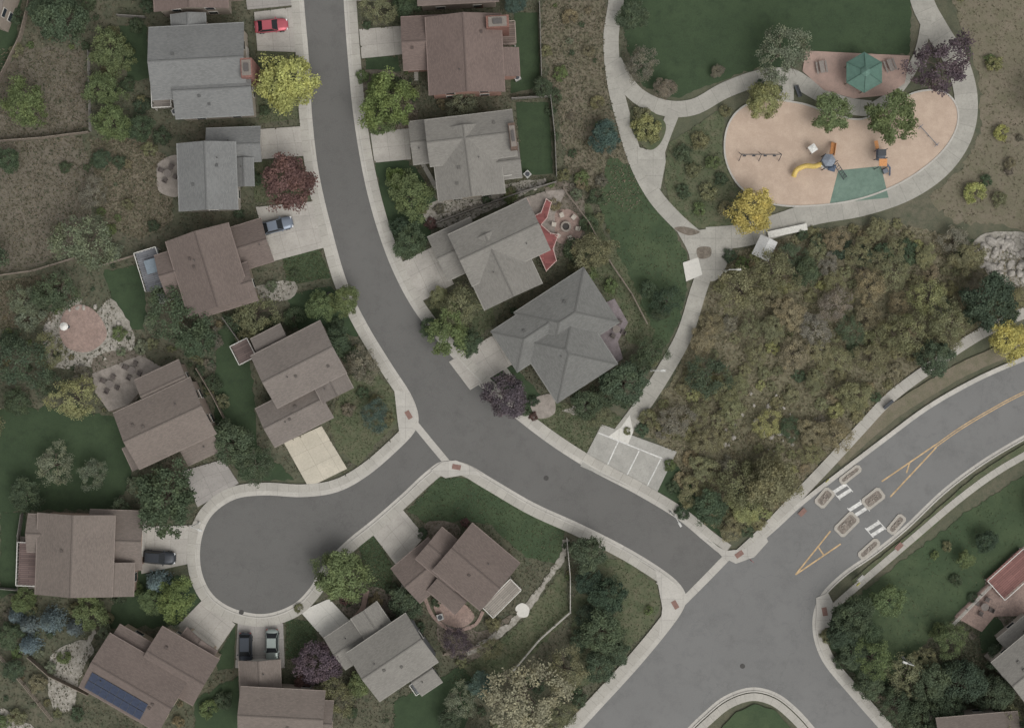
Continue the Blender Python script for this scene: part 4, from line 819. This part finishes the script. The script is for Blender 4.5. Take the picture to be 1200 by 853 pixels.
for x in (-2.1, -.8, .8, 2.1):
    st = BOX('swing_seat', (x, .05, .55), (.45, .2, .05), dark, t)
    for s in (-1, 1): TUBE('chain', (x + s * .2, .05, .57), (x + s * .2, 0, 2.4), .015, dark, st, n=5)
t = thing('balance_beam', W(1087, 160) + Vector((0, 0, .18)), 'thin diagonal metal balance beam at the right side of the play surface', 'balance beam', rz=-rad(48))
TUBE('beam', (-1.9, 0, .5), (1.9, 0, .5), .05, gry, t); posts(t, [(-1.7, 0), (0, 0), (1.7, 0)], .5, dark, .05)
for x in (-1.7, 1.7): BOX('crossbar', (x, 0, .45), (.08, .9, .06), gry, t)
ps = W(1013, 85, 3); ps.z = .18
t = thing('park_shelter', ps, 'green hexagonal roofed shelter on the pink paving', 'shelter')
grf = plain('green_metal_roof', (72, 106, 94), .6, var=.12, scale=2)
rf = poly_roof('roof', 2.85, 2.7, 3.7, grf, t, 6, a0=math.pi / 6); poly_roof('cupola', .7, 3.6, 4.1, plain('green_cupola', (82, 116, 104), .6), rf, 6, a0=math.pi / 6)
for x, y in hexpts(2.85, 6, math.pi / 6): TUBE('roof_rib', (x, y, 2.72), (0, 0, 3.75), .05, plain('rib_green', (62, 94, 83), .5), rf, n=6)
posts(t, [(x * .85, y * .85) for x, y in hexpts(2.85, 6, math.pi / 6)], 2.7, plain('post_tan', (120, 110, 96), .6), .09)
def picnic(px, py, a, label):
    t = thing('picnic_table', W(px, py) + Vector((0, 0, .18)), label, 'picnic table', rz=-rad(a)); mt = plain('table_metal', (126, 118, 112), .7)
    BOX('tabletop', (0, 0, .75), (1.7, .65, .06), mt, t)
    for s in (-1, 1):
        BOX('bench_seat', (0, s * .65, .45), (1.7, .24, .05), mt, t); BOX('leg', (s * .65, 0, .37), (.08, 1.3, .06), mt, t); BOX('leg', (s * .65, 0, .36), (.07, .07, .72), mt, t)
picnic(962, 80, 80, 'grey picnic table left of the green shelter'); picnic(1042, 78, 70, 'grey picnic table right of the green shelter')
ps = W(896, 291, 2.6); ps.z = .1
t = thing('park_kiosk', ps, 'small pale grey square roofed kiosk beside the path plaza', 'kiosk', rz=rad(-25))
m = MB(); m.add([(-1.3, -1.5, 2.5), (1.3, -1.5, 2.5), (1.3, 1.5, 2.5), (-1.3, 1.5, 2.5), (0, -1.5, 3.), (0, 1.5, 3.)], [(0, 4, 5, 3), (1, 2, 5, 4), (0, 1, 4), (2, 3, 5)]); m.build('roof', plain('kiosk_roof', (174, 174, 172), .6), t)
posts(t, [(-1, -1.2), (1, -1.2), (1, 1.2), (-1, 1.2)], 2.5, gry); BOX('notice_board', (0, 0, 1.4), (1.6, .1, 1.1), plain('board', (140, 126, 104), .8), t)
t = thing('seat_wall', W(922, 271) + Vector((0, 0, .1)), 'long pale concrete seat wall along the path right of the kiosk', 'wall', rz=rad(12)); BOX('wall_body', (0, 0, .25), (5.4, .8, .5), plain('seat_concrete', (172, 168, 160), .9), t); BOX('coping', (0, 0, .53), (5.6, .95, .07), plain('coping', (190, 188, 180), .9), t)
def bench(px, py, a, label):
    t = thing('park_bench', W(px, py) + Vector((0, 0, .16)), label, 'bench', rz=-rad(a)); BOX('seat', (0, 0, .45), (1.7, .42, .05), dark, t); BOX('backrest', (0, .25, .72), (1.7, .05, .4), dark, t)
    for s in (-.7, .7): BOX('leg', (s, 0, .22), (.07, .4, .42), dark, t)
bench(934, 108, 70, 'dark bench beside the upper left edge of the play surface'); bench(1040, 474, -40, 'bench beside the roadside walk above the main road')
def lamp(px, py, a, label, h=6.):
    t = thing('street_lamp', W(px, py), label, 'street lamp', rz=-rad(a)); wm = plain('lamp_metal', (180, 180, 176), .5)
    TUBE('pole', (0, 0, 0), (0, 0, h), .1, wm, t, .06); m = MB(); m.path([(0, 0, h - .1), (.5, 0, h + .1), (1.1, 0, h + .15)], .05); m.build('arm', wm, t); BOX('lamp_head', (1.3, 0, h + .13), (.7, .32, .14), wm, t, 0, .8)
    TUBE('base', (0, 0, 0), (0, 0, .5), .2, wm, t, .16)
lamp(763, 434, 0, 'white street lamp beside the park path right of the large grey house', 4.); lamp(234, 612, 20, 'street lamp at the upper left edge of the cul-de-sac'); lamp(786, 600, 60, 'street lamp by the kerb below the parking pad'); lamp(1058, 770, 200, 'street lamp among the trees at lower right'); lamp(850, 318, 0, 'lamp post at the plaza below the kiosk', 4.)
def sign(px, py, a, col, label):
    t = thing('street_sign', W(px, py) + Vector((0, 0, .2)), label, 'sign', rz=-rad(a)); TUBE('post', (0, 0, 0), (0, 0, 2.3), .035, gry, t); BOX('sign_face', (0, .05, 2.), (.65, .03, .65), plain('sign_%d' % col[0], col, .5), t)
sign(1002, 682, -45, (200, 196, 60), 'yellow warning sign at the lower roadside left of the crossing'); sign(966, 562, -45, (202, 196, 62), 'yellow warning sign at the upper roadside by the crossing'); sign(878, 655, 40, (170, 40, 40), 'red sign on the corner where the side street meets the main road')
t = thing('mailbox', W(1006, 676) + Vector((0, 0, .2)), 'grey cluster mailbox by the lower sidewalk', 'mailbox', rz=rad(42)); BOX('post', (0, 0, .5), (.1, .1, 1.), TRIM, t); BOX('box', (0, 0, 1.2), (1.1, .5, .6), plain('mailbox_grey', (150, 148, 142), .5), t); BOX('door', (0, -.27, 1.2), (1., .03, .5), gry, t)
# ------------------------------------------------------------------ fences
def fence(pts, col, label, h=1.5, th=.09, open_=False):
    base = W(*pts[0]); t = thing('fence', base, label, 'fence'); fm = plain('fence_%d' % col[0], col, .85, var=.25, scale=3)
    for p, q in zip(pts, pts[1:]):
        a, b = W(*p) - base, W(*q) - base; L = (b - a).length; an = math.atan2(b.y - a.y, b.x - a.x); c = (a + b) / 2
        if open_:
            for z in (h * .35, h * .65, h): BOX('rail', (c.x, c.y, z), (L, th, .12), fm, t, an)
        else: BOX('panel', (c.x, c.y, h / 2 + .05), (L, th, h - .1), fm, t, an)
        n = max(1, int(L / 2.4))
        for k in range(n):
            s = a.lerp(b, k / n); BOX('post', (s.x, s.y, h / 2), (.14, .14, h + .1), fm, t, an)
wd = (126, 114, 101); wh = (170, 166, 158); gy = (120, 116, 110)
fence([(-20, 168), (50, 163), (106, 156)], wd, 'weathered wooden fence between the two dry lots at the left edge')
fence([(-20, 326), (40, 318), (80, 306), (112, 296)], wd, 'wooden rail fence along the bottom of the lower dry lot', open_=True)
fence([(40, -10), (26, 45), (-10, 118)], wd, 'wooden fence running down from the top left corner')
fence([(106, 62), (108, 155)], gy, 'grey fence right of the upper dry lot', open_=True)
fence([(632, 5), (635, 110)], gy, 'grey fence right of the green lawn strip at top centre')
fence([(600, 117), (645, 114), (650, 160), (652, 208)], gy, 'grey fence around the green lawn behind the grey-taupe house')
fence([(512, 262), (560, 244), (605, 228), (652, 214)], gy, 'fence between the grey-taupe house and the house with the red deck')
fence([(660, 222), (690, 262), (716, 310), (740, 345), (758, 380)], wd, 'long wooden rail fence between the back yards and the park strip', open_=True)
fence([(664, 630), (668, 675), (668, 716), (632, 748), (600, 786)], wh, 'pale rail fence along the lower right side of the corner lot', open_=True)
fence([(232, 432), (250, 462), (264, 490)], wd, 'short wooden fence right of the taupe house with patio furniture')
fence([(0, 765), (30, 800), (64, 842)], wd, 'wooden fence at the bottom left corner', open_=True)
fence([(1115, 730), (1148, 696), (1160, 684)], wh, 'white rail fence around the brick patio at lower right', open_=True)
fence([(105, 812), (60, 790), (35, 768)], wd, 'wooden fence left of the house with solar panels')
fence([(282, 400), (262, 372)], gy, 'short grey fence above the taupe house with the tan driveway')
fence([(140, 20), (172, 22)], gy, 'short grey fence left of the top left houses')
fence([(520, 765), (545, 762), (580, 748)], wd, 'low wooden fence between grey bottom house and gravel path', open_=True)
fence([(120, 312), (160, 300)], wd, 'short wooden fence above the small dark lawn', open_=True)
fence([(0, 688), (24, 690), (24, 626), (28, 600)], gy, 'grey fence left of the house beside the black car')
# ------------------------------------------------------------------ yard furniture
def chair(px, py, a, label, group, col=(96, 86, 80), z=.17):
    t = thing('patio_chair', W(px, py) + Vector((0, 0, z)), label, 'chair', group, -rad(a)); cm = plain('chair_%d' % col[0], col, .7)
    BOX('seat', (0, 0, .42), (.6, .6, .08), cm, t); BOX('backrest', (0, .3, .7), (.6, .08, .55), cm, t)
    for sx in (-1, 1):
        for sy in (-1, 1): BOX('leg', (sx * .26, sy * .26, .2), (.05, .05, .4), cm, t)
def table(px, py, label, r=.6, z=.17, col=(112, 104, 98)):
    t = thing('patio_table', W(px, py) + Vector((0, 0, z)), label, 'table'); tm = plain('ptable_%d' % col[0], col, .6)
    TUBE('tabletop', (0, 0, .7), (0, 0, .75), r, tm, t, n=20); TUBE('leg', (0, 0, 0), (0, 0, .7), .07, tm, t); TUBE('base', (0, 0, 0), (0, 0, .05), .28, tm, t, n=14)
def parasol(px, py, col, label, r=1.1, z=.16):
    t = thing('parasol', W(px, py) + Vector((0, 0, z)), label, 'parasol'); TUBE('pole', (0, 0, 0), (0, 0, 2.4), .035, TRIM, t); poly_roof('canopy', r, 2.05, 2.45, plain('canopy_%d' % col[0], col, .8), t, 8); TUBE('base', (0, 0, 0), (0, 0, .1), .28, dark, t)
for (tx, ty, lb, gp) in ((130, 450, 'round table at the left of the taupe house patio', 'left table chairs on the taupe house patio'), (156, 434, 'round table at the right of the taupe house patio', 'right table chairs on the taupe house patio'), (722, 386, 'round table on the dark grey house patio', 'chairs on the dark grey house patio'), (198, 204, 'round table on the patio of the small grey house', 'chairs on the small grey house patio'), (1152, 710, 'round table on the brick patio at lower right', 'chairs on the brick patio at lower right')):
    table(tx, ty, lb, .55)
    for k in range(4):
        a = k * 90 + 25; chair(tx + 9 * math.cos(rad(a)), ty + 9 * math.sin(rad(a)), a + 90, 'dark chair at the ' + lb, gp, (88, 80, 76))
t = thing('fire_pit', W(663, 266) + Vector((0, 0, .16)), 'round stone fire pit right of the red deck', 'fire pit')
m = MB(); q = [(math.cos(k * 6.2832 / 20), math.sin(k * 6.2832 / 20)) for k in range(20)]
m.add([(x * .75, y * .75, 0) for x, y in q] + [(x * .75, y * .75, .4) for x, y in q] + [(x * .5, y * .5, .4) for x, y in q] + [(x * .5, y * .5, 0) for x, y in q], [(i + 20 * j, (i + 1) % 20 + 20 * j, (i + 1) % 20 + 20 * (j + 1), i + 20 * (j + 1)) for j in range(3) for i in range(20)])
m.build('stone_ring', plain('pit_stone', (150, 140, 130), .9, var=.3), t); TUBE('ash_bed', (0, 0, .02), (0, 0, .2), .49, plain('ash', (66, 62, 60), .95), t)
for k in range(6): a = k * 60 + 10; chair(663 + 14 * math.cos(rad(a)), 266 + 14 * math.sin(rad(a)), a + 90, 'pale chair in the ring around the fire pit', 'chairs round the fire pit', (168, 160, 148))
parasol(80, 383, (204, 202, 196), 'small white parasol on the round brick patio', .6); parasol(706, 372, (144, 140, 143), 'grey parasol on the purplish deck of the large dark grey house', .9, .5)
t = thing('hot_tub', W(180, 312, 2.5) * Vector((1, 1, 0)) + Vector((0, 0, 2.4)), 'covered blue-grey hot tub on the deck of the dark brown house', 'hot tub', rz=rad(17)); BOX('tub', (0, 0, .4), (1.9, 1.9, .8), plain('tub_brown', (84, 70, 62), .7), t); BOX('cover', (0, 0, .86), (2., 2., .12), plain('tub_cover', (112, 126, 137), .6), t, 0, .97)
def ac(px, py, label):
    t = thing('air_conditioner', W(px, py) + Vector((0, 0, .05)), label, 'air conditioner', rz=R.uniform(0, 1)); BOX('housing', (0, 0, .4), (.85, .85, .8), plain('ac_grey', (160, 160, 156), .5), t); TUBE('fan_grille', (0, 0, .8), (0, 0, .83), .33, dark, t, n=16)
ac(206, 132, 'air conditioner at the lower left of the house beside the red car'); ac(300, 352, 'air conditioner below the dark brown house'); ac(606, 92, 'air conditioner right of the red-brown house'); ac(618, 205, 'air conditioner right of the grey-taupe house'); ac(258, 500, 'air conditioner right of the taupe house with patio furniture'); ac(516, 722, 'air conditioner between the two bottom centre houses')
t = thing('barbecue_grill', W(192, 92, 2) * Vector((1, 1, 0)) + Vector((0, 0, 2.)), 'pale barbecue grill on the small deck beside the red car house', 'grill'); BOX('cabinet', (0, 0, .4), (.9, .5, .8), gry, t); TUBE('lid', (-.45, 0, .85), (.45, 0, .85), .26, wht, t, n=12)
rk = plain('boulder_stone', (158, 152, 143), .95, var=.35, scale=1.5)
def boulder(px, py, r, label, group):
    bm = bmesh.new(); bmesh.ops.create_icosphere(bm, subdivisions=2, radius=1.)
    o3 = Vector((R.uniform(0, 99), R.uniform(0, 99), 0)); sx, sy = R.uniform(.8, 1.3), R.uniform(.7, 1.)
    for v in bm.verts:
        n = noise.noise(v.co * 1.2 + o3); v.co *= r * (1 + .35 * n); v.co.x *= sx; v.co.y *= sy; v.co.z *= .6
    me = bpy.data.meshes.new('boulder'); bm.to_mesh(me); bm.free(); me.materials.append(rk); o = link(bpy.data.objects.new('boulder', me)); o.location = W(px, py) + Vector((0, 0, r * .25)); o.rotation_euler.z = R.uniform(0, 6); tag(o, label, 'boulder', group)
for k in range(80):
    a = R.uniform(0, 6.28); q = math.sqrt(R.random()); boulder(1188 + 48 * q * math.cos(a), 300 + 28 * q * math.sin(a), R.uniform(.25, .75), 'pale boulder in the rock pile at the right edge', 'pale boulders at the right edge')
for k in range(26):
    a = k / 26 * 6.28; boulder(97 + 44 * math.cos(a) + R.uniform(-4, 4), 390 + 32 * math.sin(a) + R.uniform(-4, 4), R.uniform(.2, .45), 'pale garden boulder edging the round brick patio', 'boulders round the brick patio')
for k in range(22):
    q = k / 21; boulder(505 + 135 * q + R.uniform(-3, 3), 258 - 44 * q + R.uniform(-4, 4), R.uniform(.2, .4), 'pale boulder in the rock strip above the house with the red deck', 'boulders in the rock strip')
for k in range(40):
    boulder(890 + R.uniform(-50, 50), 495 + R.uniform(-34, 34), R.uniform(.15, .45), 'grey-brown stone in the bare gap of the thicket', 'stones in the thicket gap')
# ------------------------------------------------------------------ light, world, camera
el, az = rad(55), rad(-50)
d = Vector((math.cos(el) * math.cos(az), math.cos(el) * math.sin(az), math.sin(el)))
sl = bpy.data.lights.new('sun', 'SUN'); sl.energy = 1.15; sl.angle = rad(45); sl.color = (1, .95, .87)
so = link(bpy.data.objects.new('sun', sl)); so.rotation_euler = d.to_track_quat('Z', 'Y').to_euler(); so.location = (0, 0, 60)
w = bpy.data.worlds.new('World'); bpy.context.scene.world = w; w.use_nodes = True; nt = w.node_tree
sk = nt.nodes.new('ShaderNodeTexSky'); sk.sky_type = 'NISHITA'; sk.sun_disc = False; sk.sun_elevation = el; sk.sun_rotation = math.pi / 2 - az; sk.dust_density = 4
hs = nt.nodes.new('ShaderNodeHueSaturation'); hs.inputs['Saturation'].default_value = .05; nt.links.new(sk.outputs[0], hs.inputs['Color'])
bg = nt.nodes['Background']; nt.links.new(hs.outputs[0], bg.inputs[0]); bg.inputs[1].default_value = .15
cam = bpy.data.cameras.new('camera'); co = link(bpy.data.objects.new('camera', cam)); co.location = (0, 0, H); cam.sensor_width = 36; cam.lens = 36 * H / (1200 * S); cam.clip_end = 6000; cam.clip_start = 1
sc_ = bpy.context.scene; sc_.camera = co; sc_.view_settings.view_transform = 'Standard'; sc_.view_settings.look = 'None'; sc_.view_settings.exposure = 0
